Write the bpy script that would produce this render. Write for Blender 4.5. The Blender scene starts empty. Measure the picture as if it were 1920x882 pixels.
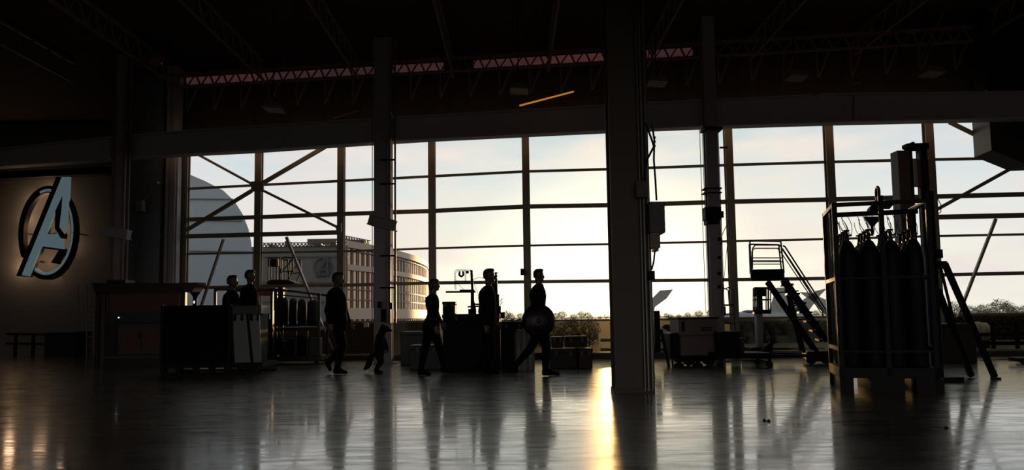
import bpy, bmesh, math, random
from mathutils import Vector, Matrix, geometry
random.seed(7)
S = bpy.context.scene
COL = S.collection
# ------------------------------------------------------------------ camera
F, CX, CY = 1450.0, 960.0, 479.0
PITCH, ROLL, CAMH = math.atan(116/1450.0), 0.014, 1.0
cp, sp, ca, sa = math.cos(PITCH), math.sin(PITCH), math.cos(ROLL), math.sin(ROLL)
FW, UP, RT = Vector((0, cp, sp)), Vector((0, -sp, cp)), Vector((1, 0, 0))
CAM = Vector((0, 0, CAMH))
cam = bpy.data.cameras.new('camera'); co = bpy.data.objects.new('camera', cam); COL.objects.link(co)
r_ = RT*ca - UP*sa; u_ = RT*sa + UP*ca
M4 = Matrix((r_, u_, -FW)).transposed().to_4x4(); M4.translation = CAM
co.matrix_world = M4
cam.sensor_width = 36; cam.lens = F/1920*36; cam.shift_y = 38/1920.0; cam.clip_end = 2000
S.camera = co
def ray(px, py):
    u, v = (px-CX)/F, (CY-py)/F
    d = FW + RT*(u*ca + v*sa) + UP*(v*ca - u*sa)
    return d/d.y
def at(px, py, Y): return CAM + ray(px, py)*Y
def hor(px): return 595-.014*(px-960)
def fl(px, py, z=0.0):
    d = ray(px, py); return CAM + d*((z-CAMH)/d.z)
def Yb(px, py): return fl(px, py).y
# ------------------------------------------------------------------ colour, sky, sun, exposure
def lin(c):
    return tuple(((x/255.0)/12.92 if x/255.0 <= .04045 else ((x/255.0+.055)/1.055)**2.4) for x in c)
S.view_settings.view_transform = 'Standard'; S.view_settings.look = 'None'
S.view_settings.gamma = 1; S.view_settings.use_curve_mapping = False
S.view_settings.exposure = 0.08
SUND = ray(1150, 583).normalized()       # middle of the glow in the sky
LAMPD = ray(1146, 546).normalized()      # direction of the sunlight
SUN_STRENGTH = 3.0
w = bpy.data.worlds.new('sky'); S.world = w; w.use_nodes = True
nt = w.node_tree; nt.nodes.clear()
def N(t, **k):
    n = nt.nodes.new(t)
    for a, b in k.items(): setattr(n, a, b)
    return n
tc = N('ShaderNodeTexCoord'); sep = N('ShaderNodeSeparateXYZ')
nt.links.new(tc.outputs['Generated'], sep.inputs[0])
ramp = N('ShaderNodeValToRGB'); cr = ramp.color_ramp
stops = [(0.0, (60, 56, 46)), (.495, (70, 64, 52)), (.502, (252, 246, 232)), (.53, (250, 245, 234)), (.565, (232, 234, 234)),
         (.595, (214, 224, 230)), (.63, (184, 206, 220)), (.75, (150, 180, 205)), (1.0, (110, 145, 185))]
while len(cr.elements) < len(stops): cr.elements.new(.5)
for e, (p, c) in zip(cr.elements, stops): e.position = p; e.color = (*lin(c), 1)
mr = N('ShaderNodeMapRange'); mr.inputs[1].default_value = -1; mr.inputs[2].default_value = 1
nt.links.new(sep.outputs[2], mr.inputs[0]); nt.links.new(mr.outputs[0], ramp.inputs[0])
# clouds: noise on the direction, stretched along the horizon
mp = N('ShaderNodeMapping'); mp.inputs['Scale'].default_value = (2.6, 2.6, 11)
nt.links.new(tc.outputs['Generated'], mp.inputs[0])
nz = N('ShaderNodeTexNoise'); nz.inputs['Scale'].default_value = 2.1; nz.inputs['Detail'].default_value = 7; nz.inputs['Roughness'].default_value = .5
nt.links.new(mp.outputs[0], nz.inputs[0])
cm = N('ShaderNodeMapRange'); cm.inputs[1].default_value = .40; cm.inputs[2].default_value = .60; cm.inputs[4].default_value = .9
nt.links.new(nz.outputs[0], cm.inputs[0])
ab = N('ShaderNodeMapRange'); ab.inputs[1].default_value = 0.0; ab.inputs[2].default_value = .03
nt.links.new(sep.outputs[2], ab.inputs[0])
mu = N('ShaderNodeMath', operation='MULTIPLY'); nt.links.new(cm.outputs[0], mu.inputs[0]); nt.links.new(ab.outputs[0], mu.inputs[1])
mx = N('ShaderNodeMix', data_type='RGBA'); nt.links.new(mu.outputs[0], mx.inputs[0]); nt.links.new(ramp.outputs[0], mx.inputs[6])
mx.inputs[7].default_value = (*lin((240, 230, 227)), 1)
dt = N('ShaderNodeVectorMath', operation='DOT_PRODUCT'); dt.inputs[1].default_value = SUND
nt.links.new(tc.outputs['Generated'], dt.inputs[0])
def glow(lo, hi, pw, col, prev):
    a = N('ShaderNodeMapRange'); a.inputs[1].default_value = lo; a.inputs[2].default_value = hi
    nt.links.new(dt.outputs['Value'], a.inputs[0])
    b = N('ShaderNodeMath', operation='POWER'); b.inputs[1].default_value = pw; nt.links.new(a.outputs[0], b.inputs[0])
    m = N('ShaderNodeMix', data_type='RGBA'); m.blend_type = 'ADD'; nt.links.new(b.outputs[0], m.inputs[0])
    nt.links.new(prev, m.inputs[6]); m.inputs[7].default_value = (*col, 1); return m.outputs[2]
o1 = glow(.88, 1.0, 2.0, (.16, .11, .0), mx.outputs[2])
o2 = glow(.972, 1.0, 2.4, (1.1, .86, .48), o1)
o3 = glow(.9996, .99995, 1.0, (4, 3.4, 2.4), o2)
bg = N('ShaderNodeBackground'); bg.inputs[1].default_value = 1.0
nt.links.new(o3, bg.inputs[0]); ow = N('ShaderNodeOutputWorld'); nt.links.new(bg.outputs[0], ow.inputs[0])
sl = bpy.data.lights.new('sun', 'SUN'); sl.energy = SUN_STRENGTH; sl.angle = math.radians(2); sl.color = (1, .62, .28)
so = bpy.data.objects.new('sun', sl); COL.objects.link(so); so.rotation_euler = (LAMPD).to_track_quat('Z', 'Y').to_euler(); so.location = (5, 60, 20)
# ------------------------------------------------------------------ materials
MATS = {}
def mat(name, col, rough=.6, metal=0.0, var=.25, scale=6, spec=.5, bump=0.0, emit=None, estr=1.0):
    if name in MATS: return MATS[name]
    m = bpy.data.materials.new(name); m.use_nodes = True; t = m.node_tree; b = t.nodes['Principled BSDF']
    c = lin(col)
    n = t.nodes.new('ShaderNodeTexNoise'); n.inputs['Scale'].default_value = scale; n.inputs['Detail'].default_value = 5
    tx = t.nodes.new('ShaderNodeTexCoord'); t.links.new(tx.outputs['Object'], n.inputs[0])
    x = t.nodes.new('ShaderNodeMix'); x.data_type = 'RGBA'
    x.inputs[6].default_value = (*[k*(1-var) for k in c], 1); x.inputs[7].default_value = (*[min(1, k*(1+var)) for k in c], 1)
    t.links.new(n.outputs[0], x.inputs[0]); t.links.new(x.outputs[2], b.inputs['Base Color'])
    b.inputs['Roughness'].default_value = rough; b.inputs['Metallic'].default_value = metal
    b.inputs['Specular IOR Level'].default_value = spec
    if bump:
        bp = t.nodes.new('ShaderNodeBump'); bp.inputs['Strength'].default_value = bump; bp.inputs['Distance'].default_value = .02
        t.links.new(n.outputs[0], bp.inputs['Height']); t.links.new(bp.outputs[0], b.inputs['Normal'])
    if emit:
        b.inputs['Emission Color'].default_value = (*lin(emit), 1); b.inputs['Emission Strength'].default_value = estr
    MATS[name] = m; return m
def glassmat(name, tint, gloss=.08, rough=.02):
    m = bpy.data.materials.new(name); m.use_nodes = True; t = m.node_tree; t.nodes.clear()
    tr = t.nodes.new('ShaderNodeBsdfTransparent'); tr.inputs[0].default_value = (*tint, 1)
    g = t.nodes.new('ShaderNodeBsdfGlossy'); g.inputs['Roughness'].default_value = rough
    nn = t.nodes.new('ShaderNodeTexNoise'); nn.inputs['Scale'].default_value = 1.5
    mr = t.nodes.new('ShaderNodeMapRange'); mr.inputs[3].default_value = gloss*.6; mr.inputs[4].default_value = gloss*1.4
    t.links.new(nn.outputs[0], mr.inputs[0])
    x = t.nodes.new('ShaderNodeMixShader'); t.links.new(mr.outputs[0], x.inputs[0]); t.links.new(tr.outputs[0], x.inputs[1]); t.links.new(g.outputs[0], x.inputs[2])
    o = t.nodes.new('ShaderNodeOutputMaterial'); t.links.new(x.outputs[0], o.inputs[0]); MATS[name] = m; return m
STEEL = mat('painted grey steel', (150, 142, 146), .55, 0, .12, 3)
STEELB = mat('bluish beam paint', (188, 178, 190), .5, 0, .10, 1.5)
MULL = mat('bronze mullion metal', (122, 114, 98), .45, .3, .1, 4)
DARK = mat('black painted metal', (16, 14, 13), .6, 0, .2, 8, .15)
RAW = mat('raw dark steel', (45, 38, 34), .45, .5, .2, 8)
BRONZE = mat('brown column paint', (70, 54, 38), .55, 0, .15, 2)
CABLE = mat('black rubber', (14, 13, 13), .7)
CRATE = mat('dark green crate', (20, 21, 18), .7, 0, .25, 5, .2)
CRATEB = mat('dark brown crate', (40, 30, 24), .7, 0, .25, 5)
GREYCASE = mat('grey case shell', (60, 58, 56), .5, 0, .15, 6)
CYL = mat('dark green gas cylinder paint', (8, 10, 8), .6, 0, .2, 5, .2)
BRASS = mat('dull brass', (90, 70, 40), .4, .8, .2, 20)
RUBBER = CABLE
WALLM = mat('grey wall panels', (100, 98, 98), .75, 0, .08, 1.2)
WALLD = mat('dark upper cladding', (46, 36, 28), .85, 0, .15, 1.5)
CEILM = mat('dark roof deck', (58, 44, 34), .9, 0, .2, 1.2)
TRUSS = mat('truss paint', (128, 102, 88), .6, 0, .15, 4)
DUCT = mat('galvanised duct', (128, 130, 136), .5, .3, .12, 2)
DUCTR = mat('brown painted duct', (40, 28, 23), .6, 0, .12, 2)
YEL = mat('yellow plastic', (150, 110, 20), .5)
RED = mat('red oxide panel', (88, 52, 40), .6, 0, .2, 4)
WHITEM = mat('white plastic', (190, 186, 178), .4)
GLASS = glassmat('clear window glass', (.96, .97, .96), .012)
GLASSL = glassmat('dusty tinted glass', (.50, .47, .36), .02, .1)
GLASSR = glassmat('dim reddish fibre glazing', (.26, .16, .155), .02, .3)
# ------------------------------------------------------------------ mesh builder
class MB:
    def __init__(s): s.bm = bmesh.new()
    def poly(s, vs, fs):
        v = [s.bm.verts.new(p) for p in vs]
        for f in fs:
            try: s.bm.faces.new([v[i] for i in f])
            except ValueError: pass
        return s
    def box(s, a, b):
        x0, y0, z0 = a; x1, y1, z1 = b
        return s.hexa([(x0, y0, z0), (x1, y0, z0), (x1, y1, z0), (x0, y1, z0), (x0, y0, z1), (x1, y0, z1), (x1, y1, z1), (x0, y1, z1)])
    def hexa(s, v): return s.poly(v, [(3, 2, 1, 0), (4, 5, 6, 7), (0, 1, 5, 4), (1, 2, 6, 5), (2, 3, 7, 6), (3, 0, 4, 7)])
    def bar(s, p0, p1, w, d, n=(0, -1, 0)):
        p0, p1 = Vector(p0), Vector(p1); a = (p1-p0).normalized(); n = Vector(n)
        n = n-a*n.dot(a)
        if n.length < 1e-4: n = Vector((1, 0, 0))-a*a.x
        n.normalize(); b = a.cross(n)*(w/2); n = n*(d/2)
        return s.hexa([p0-b-n, p0+b-n, p0+b+n, p0-b+n, p1-b-n, p1+b-n, p1+b+n, p1-b+n])
    def tube(s, p0, p1, r, r1=None, n=10, caps=True):
        p0, p1 = Vector(p0), Vector(p1); r1 = r if r1 is None else r1
        a = (p1-p0).normalized(); q = Vector((0, 0, 1)) if abs(a.z) < .9 else Vector((1, 0, 0))
        u = a.cross(q).normalized(); v = a.cross(u)
        A = [s.bm.verts.new(p0+(u*math.cos(2*math.pi*i/n)+v*math.sin(2*math.pi*i/n))*r) for i in range(n)]
        B = [s.bm.verts.new(p1+(u*math.cos(2*math.pi*i/n)+v*math.sin(2*math.pi*i/n))*r1) for i in range(n)]
        for i in range(n): s.bm.faces.new((A[i], A[(i+1) % n], B[(i+1) % n], B[i]))
        if caps: s.bm.faces.new(A[::-1]); s.bm.faces.new(B)
        return s
    def path(s, pts, r, n=8):
        for a, b in zip(pts, pts[1:]): s.tube(a, b, r, n=n)
        for p in pts[1:-1]: s.ball(p, r, 1)
        return s
    def ball(s, p, r, sub=2, sc=(1, 1, 1)):
        m = Matrix.Translation(Vector(p)) @ Matrix.Diagonal((r*sc[0], r*sc[1], r*sc[2], 1))
        bmesh.ops.create_icosphere(s.bm, subdivisions=sub, radius=1, matrix=m); return s
    def lathe(s, c, prof, n=24, axis='Z'):
        c = Vector(c); rings = []
        for r, h in prof:
            ring = []
            for i in range(n):
                a = 2*math.pi*i/n; x, y = r*math.cos(a), r*math.sin(a)
                p = Vector((x, y, h)) if axis == 'Z' else (Vector((x, h, y)) if axis == 'Y' else Vector((h, x, y)))
                ring.append(s.bm.verts.new(c+p))
            rings.append(ring)
        for A, B in zip(rings, rings[1:]):
            for i in range(n): s.bm.faces.new((A[i], A[(i+1) % n], B[(i+1) % n], B[i]))
        s.bm.faces.new(rings[0][::-1]); s.bm.faces.new(rings[-1]); return s
    def torus(s, c, R, r, axis=(0, 1, 0), n=32, m=8, sx=1, sz=1):
        c = Vector(c); ax = Vector(axis).normalized(); u = ax.cross(Vector((0, 0, 1)))
        u = Vector((1, 0, 0)) if u.length < .01 else u.normalized(); v = u.cross(ax)
        R_ = []
        for i in range(n):
            a = 2*math.pi*i/n; d = u*math.cos(a)*sx+v*math.sin(a)*sz; dn = (u*math.cos(a)+v*math.sin(a))
            R_.append([s.bm.verts.new(c+d*R+(dn*math.cos(2*math.pi*j/m)+ax*math.sin(2*math.pi*j/m))*r) for j in range(m)])
        for i in range(n):
            for j in range(m): s.bm.faces.new((R_[i][j], R_[(i+1) % n][j], R_[(i+1) % n][(j+1) % m], R_[i][(j+1) % m]))
        return s
    def prism(s, loops, vec):
        """loops: outer polygon (+holes) of 3D points in one plane; thickened by vec"""
        vec = Vector(vec); loops = [[Vector(p) for p in l] for l in loops]
        tris = geometry.tessellate_polygon(loops); flat = [p for l in loops for p in l]
        A = [s.bm.verts.new(p) for p in flat]; B = [s.bm.verts.new(p+vec) for p in flat]
        for t in tris:
            for q in ((A[t[0]], A[t[1]], A[t[2]]), (B[t[2]], B[t[1]], B[t[0]])):
                try: s.bm.faces.new(q)
                except ValueError: pass
        k = 0
        for l in loops:
            n = len(l)
            for i in range(n): s.bm.faces.new((A[k+i], A[k+(i+1) % n], B[k+(i+1) % n], B[k+i]))
            k += n
        return s
ORG = {}
def obj(name, mb, m, parent=None, smooth=False, bevel=0, label=None):
    bm = mb.bm if isinstance(mb, MB) else mb
    if bevel:
        bmesh.ops.bevel(bm, geom=bm.edges[:], offset=bevel, segments=1, affect='EDGES', clamp_overlap=True)
    bmesh.ops.recalc_face_normals(bm, faces=bm.faces)
    if parent: org = ORG[parent.name]
    else:
        xs = [v.co for v in bm.verts]
        org = Vector(((min(v.x for v in xs)+max(v.x for v in xs))/2, (min(v.y for v in xs)+max(v.y for v in xs))/2, min(v.z for v in xs)))
    for v in bm.verts: v.co -= org
    me = bpy.data.meshes.new(name); bm.to_mesh(me); bm.free(); me.materials.append(m)
    if smooth:
        for p in me.polygons: p.use_smooth = True
    o = bpy.data.objects.new(name, me); COL.objects.link(o)
    if parent: o.parent = parent
    else: o.location = org
    if label: o['label'] = label
    ORG[o.name] = org
    return o
def thing(name, label, cat, loc, group=None):
    o = bpy.data.objects.new(name, None); COL.objects.link(o); o.location = loc; o.empty_display_size = .1
    ORG[o.name] = Vector(loc); return tag(o, label, cat, group)
def tag(o, label, cat, group=None, kind=None):
    o['label'] = label; o['category'] = cat
    if group: o['group'] = group
    if kind: o['kind'] = kind
    return o
def struct(name, mb, m, parent=None):
    o = obj(name, mb, m, parent)
    if not parent: o['kind'] = 'structure'
    return o
def pb(x0, y0, x1, y1, Y, d, floor=False):
    """world-aligned box corners from a photo rectangle on the plane at depth Y"""
    xm, ym = (x0+x1)/2, (y0+y1)/2
    a = at(x0, ym, Y); b = at(x1, ym, Y); t = at(xm, y0, Y); l = at(xm, y1, Y)
    return (a.x, Y, 0 if floor else l.z), (b.x, Y+d, t.z)
def interp(tab, x):
    if x <= tab[0][0]: (a, b), (c, d) = tab[0], tab[1]
    elif x >= tab[-1][0]: (a, b), (c, d) = tab[-2], tab[-1]
    else:
        for (a, b), (c, d) in zip(tab, tab[1:]):
            if a <= x <= c: break
    return b+(d-b)*(x-a)/(c-a)
# ------------------------------------------------------------------ the window wall plane  Y + T X = D
T, D = .136, 18.6
NW = Vector((-T, -1, 0)).normalized()          # into the hangar
ALW = Vector((1, -T, 0)).normalized()
def onw(px, py, off=0.0):
    d = ray(px, py); dd = D-off*math.sqrt(1+T*T); return CAM + d*(dd/(d.y+T*d.x))
def wX(X, z, off=0.0): return Vector((X, D-off*math.sqrt(1+T*T)-T*X, z))
# floor
mf = bpy.data.materials.new('polished concrete'); mf.use_nodes = True; t = mf.node_tree; b = t.nodes['Principled BSDF']; MATS['floor'] = mf
tx = t.nodes.new('ShaderNodeTexCoord'); mp = t.nodes.new('ShaderNodeMapping'); mp.inputs['Scale'].default_value = (.35, 1.6, 1)
t.links.new(tx.outputs['Object'], mp.inputs[0])
n1 = t.nodes.new('ShaderNodeTexNoise'); n1.inputs['Scale'].default_value = 1.6; n1.inputs['Detail'].default_value = 8; n1.inputs['Roughness'].default_value = .62
t.links.new(mp.outputs[0], n1.inputs[0])
x = t.nodes.new('ShaderNodeMix'); x.data_type = 'RGBA'; t.links.new(n1.outputs[0], x.inputs[0])
x.inputs[6].default_value = (.07, .059, .043, 1); x.inputs[7].default_value = (.17, .145, .108, 1)
t.links.new(x.outputs[2], b.inputs['Base Color'])
r = t.nodes.new('ShaderNodeMapRange'); r.inputs[1].default_value = .3; r.inputs[2].default_value = .7; r.inputs[3].default_value = .24; r.inputs[4].default_value = .38
t.links.new(n1.outputs[0], r.inputs[0]); t.links.new(r.outputs[0], b.inputs['Roughness'])
mp2 = t.nodes.new('ShaderNodeMapping'); mp2.inputs['Scale'].default_value = (1.0, 4.5, 1); t.links.new(tx.outputs['Object'], mp2.inputs[0])
n2 = t.nodes.new('ShaderNodeTexNoise'); n2.inputs['Scale'].default_value = 1.3; n2.inputs['Detail'].default_value = 4; t.links.new(mp2.outputs[0], n2.inputs[0])
bp = t.nodes.new('ShaderNodeBump'); bp.inputs['Strength'].default_value = .05; bp.inputs['Distance'].default_value = .02
t.links.new(n2.outputs[0], bp.inputs['Height']); t.links.new(bp.outputs[0], b.inputs['Normal'])
b.inputs['Specular IOR Level'].default_value = .9; b.inputs['Coat Tint'].default_value = (1, .95, .84, 1); b.inputs['Coat IOR'].default_value = 1.9
n3 = t.nodes.new('ShaderNodeTexNoise'); n3.inputs['Scale'].default_value = 2.2; n3.inputs['Detail'].default_value = 9; n3.inputs['Roughness'].default_value = .7; t.links.new(mp2.outputs[0], n3.inputs[0])
for nm_, a_, b_ in (('Coat Weight', 1.0, .5), ('Coat Roughness', .06, .16)):
    q_ = t.nodes.new('ShaderNodeMapRange'); q_.inputs[1].default_value = .40; q_.inputs[2].default_value = .62; q_.inputs[3].default_value = a_; q_.inputs[4].default_value = b_
    t.links.new(n3.outputs[0], q_.inputs[0]); t.links.new(q_.outputs[0], b.inputs[nm_])
t.links.new(bp.outputs[0], b.inputs['Coat Normal'])
XL = onw(338, 400).x; XR = 24.0; YBK = -9.0; YLW = 25.0; HC = 7.5; XLL = -34.0
XLL2 = at(338, 400, YLW).x
struct('floor', MB().poly([(XLL, YBK, 0), (XR, YBK, 0), wX(XR, 0, -.1), wX(XL, 0, -.1), (XLL2, YLW+.1, 0), (XLL, YLW+.1, 0),
       (XLL, YBK, -.1), (XR, YBK, -.1), wX(XR, -.1, -.1), wX(XL, -.1, -.1), (XLL2, YLW+.1, -.1), (XLL, YLW+.1, -.1)],
       [(0, 1, 2, 3, 4, 5), (11, 10, 9, 8, 7, 6)]+[(i, (i+1) % 6, (i+1) % 6+6, i+6) for i in range(6)]), mf)
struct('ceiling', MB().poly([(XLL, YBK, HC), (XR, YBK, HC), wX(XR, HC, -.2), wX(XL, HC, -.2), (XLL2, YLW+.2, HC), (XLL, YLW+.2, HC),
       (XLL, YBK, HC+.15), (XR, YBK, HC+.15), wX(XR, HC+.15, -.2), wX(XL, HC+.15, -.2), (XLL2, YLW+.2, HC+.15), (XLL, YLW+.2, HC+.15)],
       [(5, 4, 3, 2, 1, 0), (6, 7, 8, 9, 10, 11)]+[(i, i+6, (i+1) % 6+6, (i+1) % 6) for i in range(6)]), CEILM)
struct('wall_back', MB().box((XLL, YBK-.2, 0), (-22, YBK, HC)).box((20, YBK-.2, 0), (XR, YBK, HC)).box((-22, YBK-.2, 0), (-16, YBK, HC)).box((14, YBK-.2, 0), (20, YBK, HC)).box((-16, YBK-.2, 5.2), (14, YBK, HC)), WALLD)   # unseen opening behind the camera, added to let in fill light from the sky
struct('wall_left', MB().box((XLL-.2, YBK, 0), (XLL, YLW, HC)), WALLD)
struct('wall_right', MB().box((XR, YBK, 0), (XR+.2, wX(XR, 0).y, HC)), WALLD)
struct('wall_left_far', MB().box((XLL, YLW, 0), (XLL2, YLW+.2, HC)), WALLM)
struct('wall_left_return', MB().hexa([wX(XL-.2, 0), wX(XL, 0), (XLL2, YLW, 0), (XLL2-.2, YLW, 0), wX(XL-.2, HC), wX(XL, HC), (XLL2, YLW, HC), (XLL2-.2, YLW, HC)]), WALLM)
# ------------------------------------------------------------------ glazed wall
rails = [  # (thickness px, table px->py)
    (4, [(350, 355), (480, 348), (640, 340), (817, 331), (990, 322), (1150, 318), (1228, 315), (1400, 309), (1550, 304.6), (1693, 301), (1905, 297)]),
    (7.5, [(340, 413), (480, 408), (640, 402), (817, 396), (985, 388), (1150, 386), (1228, 382), (1365, 379), (1550, 375), (1760, 369), (1920, 365)]),
    (3.5, [(340, 477), (640, 472), (817, 466), (990, 461), (1150, 458.5), (1250, 455.6), (1550, 449), (1760, 443), (1920, 440)]),
    (6, [(340, 541), (500, 537), (640, 535.5), (817, 531), (985, 529), (1140, 527), (1230, 527), (1540, 523), (1760, 516), (1920, 512.5)]),
    (3.5, [(340, 608), (660, 604), (1000, 602), (1140, 601), (1300, 598), (1550, 595), (1760, 591), (1920, 588)])]
ftop = [(0, 315), (200, 302), (350, 291.5), (480, 285), (640, 274), (800, 264), (985, 255), (1150, 247), (1228, 243), (1550, 233), (1865, 226), (1920, 225)]
mulls = [345, 486.5, 641, 811, 987, 1171, 1368, 1557, 1745, 1935, 2126]
mpy = 400
MX = [onw(m, mpy).x for m in mulls]
ZT = 5.75                                       # top of the glazing, hidden behind the beam
def ry(k, X):                                   # height of rail k at wall coordinate X
    lo, hi = rails[k][1][0][0]-40, 2300
    px = 960+X/(D-T*X)*F
    for _ in range(3):
        p = onw(px, interp(rails[k][1], px)); px += (X-p.x)/p.y*F
    return onw(px, interp(rails[k][1], px)).z
for i in range(len(MX)-1):
    a, b2 = MX[i], MX[i+1]
    root = bpy.data.objects.new('window_%d' % (i+1), None); COL.objects.link(root); root.location = wX((a+b2)/2, 0.18); root['kind'] = 'structure'
    ORG[root.name] = Vector(root.location)
    m = MB()
    m.hexa([wX(a, ry(4, a), .01), wX(b2, ry(4, b2), .01), wX(b2, ry(4, b2), 0), wX(a, ry(4, a), 0), wX(a, ZT, .01), wX(b2, ZT, .01), wX(b2, ZT, 0), wX(a, ZT, 0)])
    obj('pane', m, GLASS, root)
    m = MB()
    m.hexa([wX(a, .12, .01), wX(b2, .12, .01), wX(b2, .12, 0), wX(a, .12, 0), wX(a, ry(4, a), .01), wX(b2, ry(4, b2), .01), wX(b2, ry(4, b2), 0), wX(a, ry(4, a), 0)])
    obj('lower_pane', m, GLASSL, root, label='dusty lower pane')
    m = MB()
    for k, (th, tab) in enumerate(rails):
        m.bar(wX(a, ry(k, a), .03), wX(b2, ry(k, b2), .03), th/F*18.6, .09, NW)
    m.bar(wX(a, .13, .03), wX(b2, .13, .03), .04, .09, NW)
    obj('frame', m, MULL, root)
for i, X in enumerate(MX):
    wd = (.30 if i == 0 else .175)
    m = MB().bar(wX(X, .1, .07), wX(X, ZT, .07), wd*.45, .16, NW).bar(wX(X, .1, .14), wX(X, ZT, .14), wd, .03, NW)
    m.bar(wX(X, .1, .0), wX(X, ZT, .0), wd, .03, NW)
    struct('trim_%d' % (i+1), m, MULL)
struct('baseboard_window', MB().bar(wX(XL, .055, .03), wX(XR, .055, .03), .11, .14, NW), RAW)
# upper cladding with a clerestory strip in it
zc0, zc1 = 7.14, 7.39
def Xpx(px, py): return onw(px, py).x
segs = [(Xpx(312, 150), Xpx(832, 105)), (Xpx(888, 100), Xpx(1300, 82))]
m = MB()
def wslab(m, X0, X1, z0, z1, o0=-.1, o1=.06):
    m.hexa([wX(X0, z0, o1), wX(X1, z0, o1), wX(X1, z0, o0), wX(X0, z0, o0), wX(X0, z1, o1), wX(X1, z1, o1), wX(X1, z1, o0), wX(X0, z1, o0)])
XA = XL-.35
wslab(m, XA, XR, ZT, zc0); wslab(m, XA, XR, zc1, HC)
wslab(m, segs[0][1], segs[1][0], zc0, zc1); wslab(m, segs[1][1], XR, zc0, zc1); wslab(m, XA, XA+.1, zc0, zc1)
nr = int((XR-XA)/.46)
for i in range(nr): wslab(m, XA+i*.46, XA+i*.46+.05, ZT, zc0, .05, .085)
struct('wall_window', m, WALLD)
for i, (a, b2) in enumerate([(XA+.1, segs[0][1]), segs[1]]):
    m = MB(); wslab(m, a, b2, zc0, zc1, 0, .01); struct('window_%d' % (20+i), m, GLASSR)
# corner panelling at the left end of the glazing
m = MB()
for i, (p0, p1) in enumerate([(311, 317), (317, 323), (323, 329), (329, 334)]):
    A, B = pb(p0, 200, p1, 400, 19.2+.06*(i % 2), .28-.06*(i % 2)); m.box((A[0], A[1], 0), (B[0], B[1], HC))
tag(obj('corner_post', m, STEEL), 'ribbed grey corner post at the left end of the glazed wall', 'post')
# left far wall header
A, B = pb(-400, 322, 200, 338, 24.6, .4)
m = MB(); q0, q1 = at(-300, 347, 24.7), at(204, 321, 24.7)
m.bar(q0, q1, .22, .4)
struct('trim_30', m, RAW)
# ------------------------------------------------------------------ emblem on the left wall
YE = 24.2
def e(x, y, Y=YE): return at(x/3.527, 290+y/3.527, Y)
root = thing('wall_emblem', 'large letter A emblem in a ring on the left wall, lit from behind', 'emblem', at(88, 525, 24.6))
FACE = mat('blue grey emblem face', (150, 172, 180), .5, 0, .05, 2, emit=(92, 112, 118), estr=.55)  # emission added to brighten the face, which came out too dark
EDG = mat('black emblem side', (14, 14, 16), .5)
ao = [(408, 148), (462, 148), (455, 330), (430, 500), (418, 545), (418, 626), (272, 606), (190, 806), (143, 798)]
ah = [(410, 278), (392, 488), (374, 524), (303, 528), (368, 375)]
m = MB().prism([[e(*p) for p in ao], [e(*p) for p in ah]], (0, .08, 0)); obj('letter_face', m, FACE, root)
sh = [(372, 148), (440, 148), (440, 160), (300, 528), (272, 612), (190, 810), (106, 804)]
m = MB().prism([[e(x, y, YE+.1) for x, y in sh]], (0, .22, 0))
m.prism([[e(x, y, YE+.1) for x, y in [(268, 600), (418, 622), (418, 636), (262, 620)]]], (0, .22, 0)); obj('letter_side', m, EDG, root, label='black side of the letter')
m = MB().prism([[e(x, y, YE-.02) for x, y in [(410, 278), (404, 370), (390, 478), (424, 528), (418, 556), (402, 554), (362, 488), (366, 372)]]], (0, .2, 0))
m.prism([[e(x, y, YE+.02) for x, y in [(303, 526), (372, 518), (390, 548), (303, 536)]]], (0, .2, 0))
m.prism([[e(x, y, YE+.02) for x, y in [(418, 628), (390, 632), (336, 716), (402, 728), (404, 714), (380, 706), (414, 660)]]], (0, .2, 0)); obj('arrow', m, EDG, root, label='black arrow cut into the letter')
def ring(cx, cy, ro, ri, a0, a1, Y, n=40):
    P = []
    for i in range(n+1):
        a = a0+(a1-a0)*i/n; P.append(e(cx+ro[0]*math.cos(a)+.06*ro[0]*math.sin(a), cy-ro[1]*math.sin(a), Y))
    for i in range(n, -1, -1):
        a = a0+(a1-a0)*i/n; P.append(e(cx+ri[0]*math.cos(a)+.06*ri[0]*math.sin(a), cy-ri[1]*math.sin(a), Y))
    return P
R_ = math.radians
m = MB().prism([ring(311, 517, (191, 311), (157, 264), R_(-118), R_(49), YE+.02)], (0, .22, 0)).prism([ring(311, 517, (191, 311), (157, 264), R_(80), R_(212), YE+.02)], (0, .22, 0))
obj('ring', m, EDG, root, label='black ring')
m = MB().prism([ring(311, 512, (172, 285), (160, 268), R_(-116), R_(48), YE)], (0, .04, 0)).prism([ring(311, 512, (172, 285), (160, 268), R_(85), R_(110), YE)], (0, .04, 0))
obj('ring_edge', m, FACE, root, label='blue grey inner edge of the ring')
for p in [(311, 240), (311, 790), (480, 517), (140, 517), (190, 700)]: obj('mount', MB().tube(e(*p), e(*p)+Vector((0, YLW-YE, 0)), .02), DARK, root)
for i, (x, y, en) in enumerate([(150, 420, 4), (130, 600, 4), (120, 740, 7), (180, 300, 3), (300, 230, 3), (330, 330, 2.5), (300, 560, 1.5), (300, 700, 2), (400, 480, 2.0), (450, 600, 1.6), (230, 480, 2), (330, 790, 1.2)]):
    l = bpy.data.lights.new('emblem_backlight', 'POINT'); l.energy = en*1.4; l.color = (1, .62, .36); l.shadow_soft_size = .2
    o = bpy.data.objects.new('emblem_backlight', l); COL.objects.link(o); o.parent = root; o.location = e(x, y, 24.72)-ORG[root.name]
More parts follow.
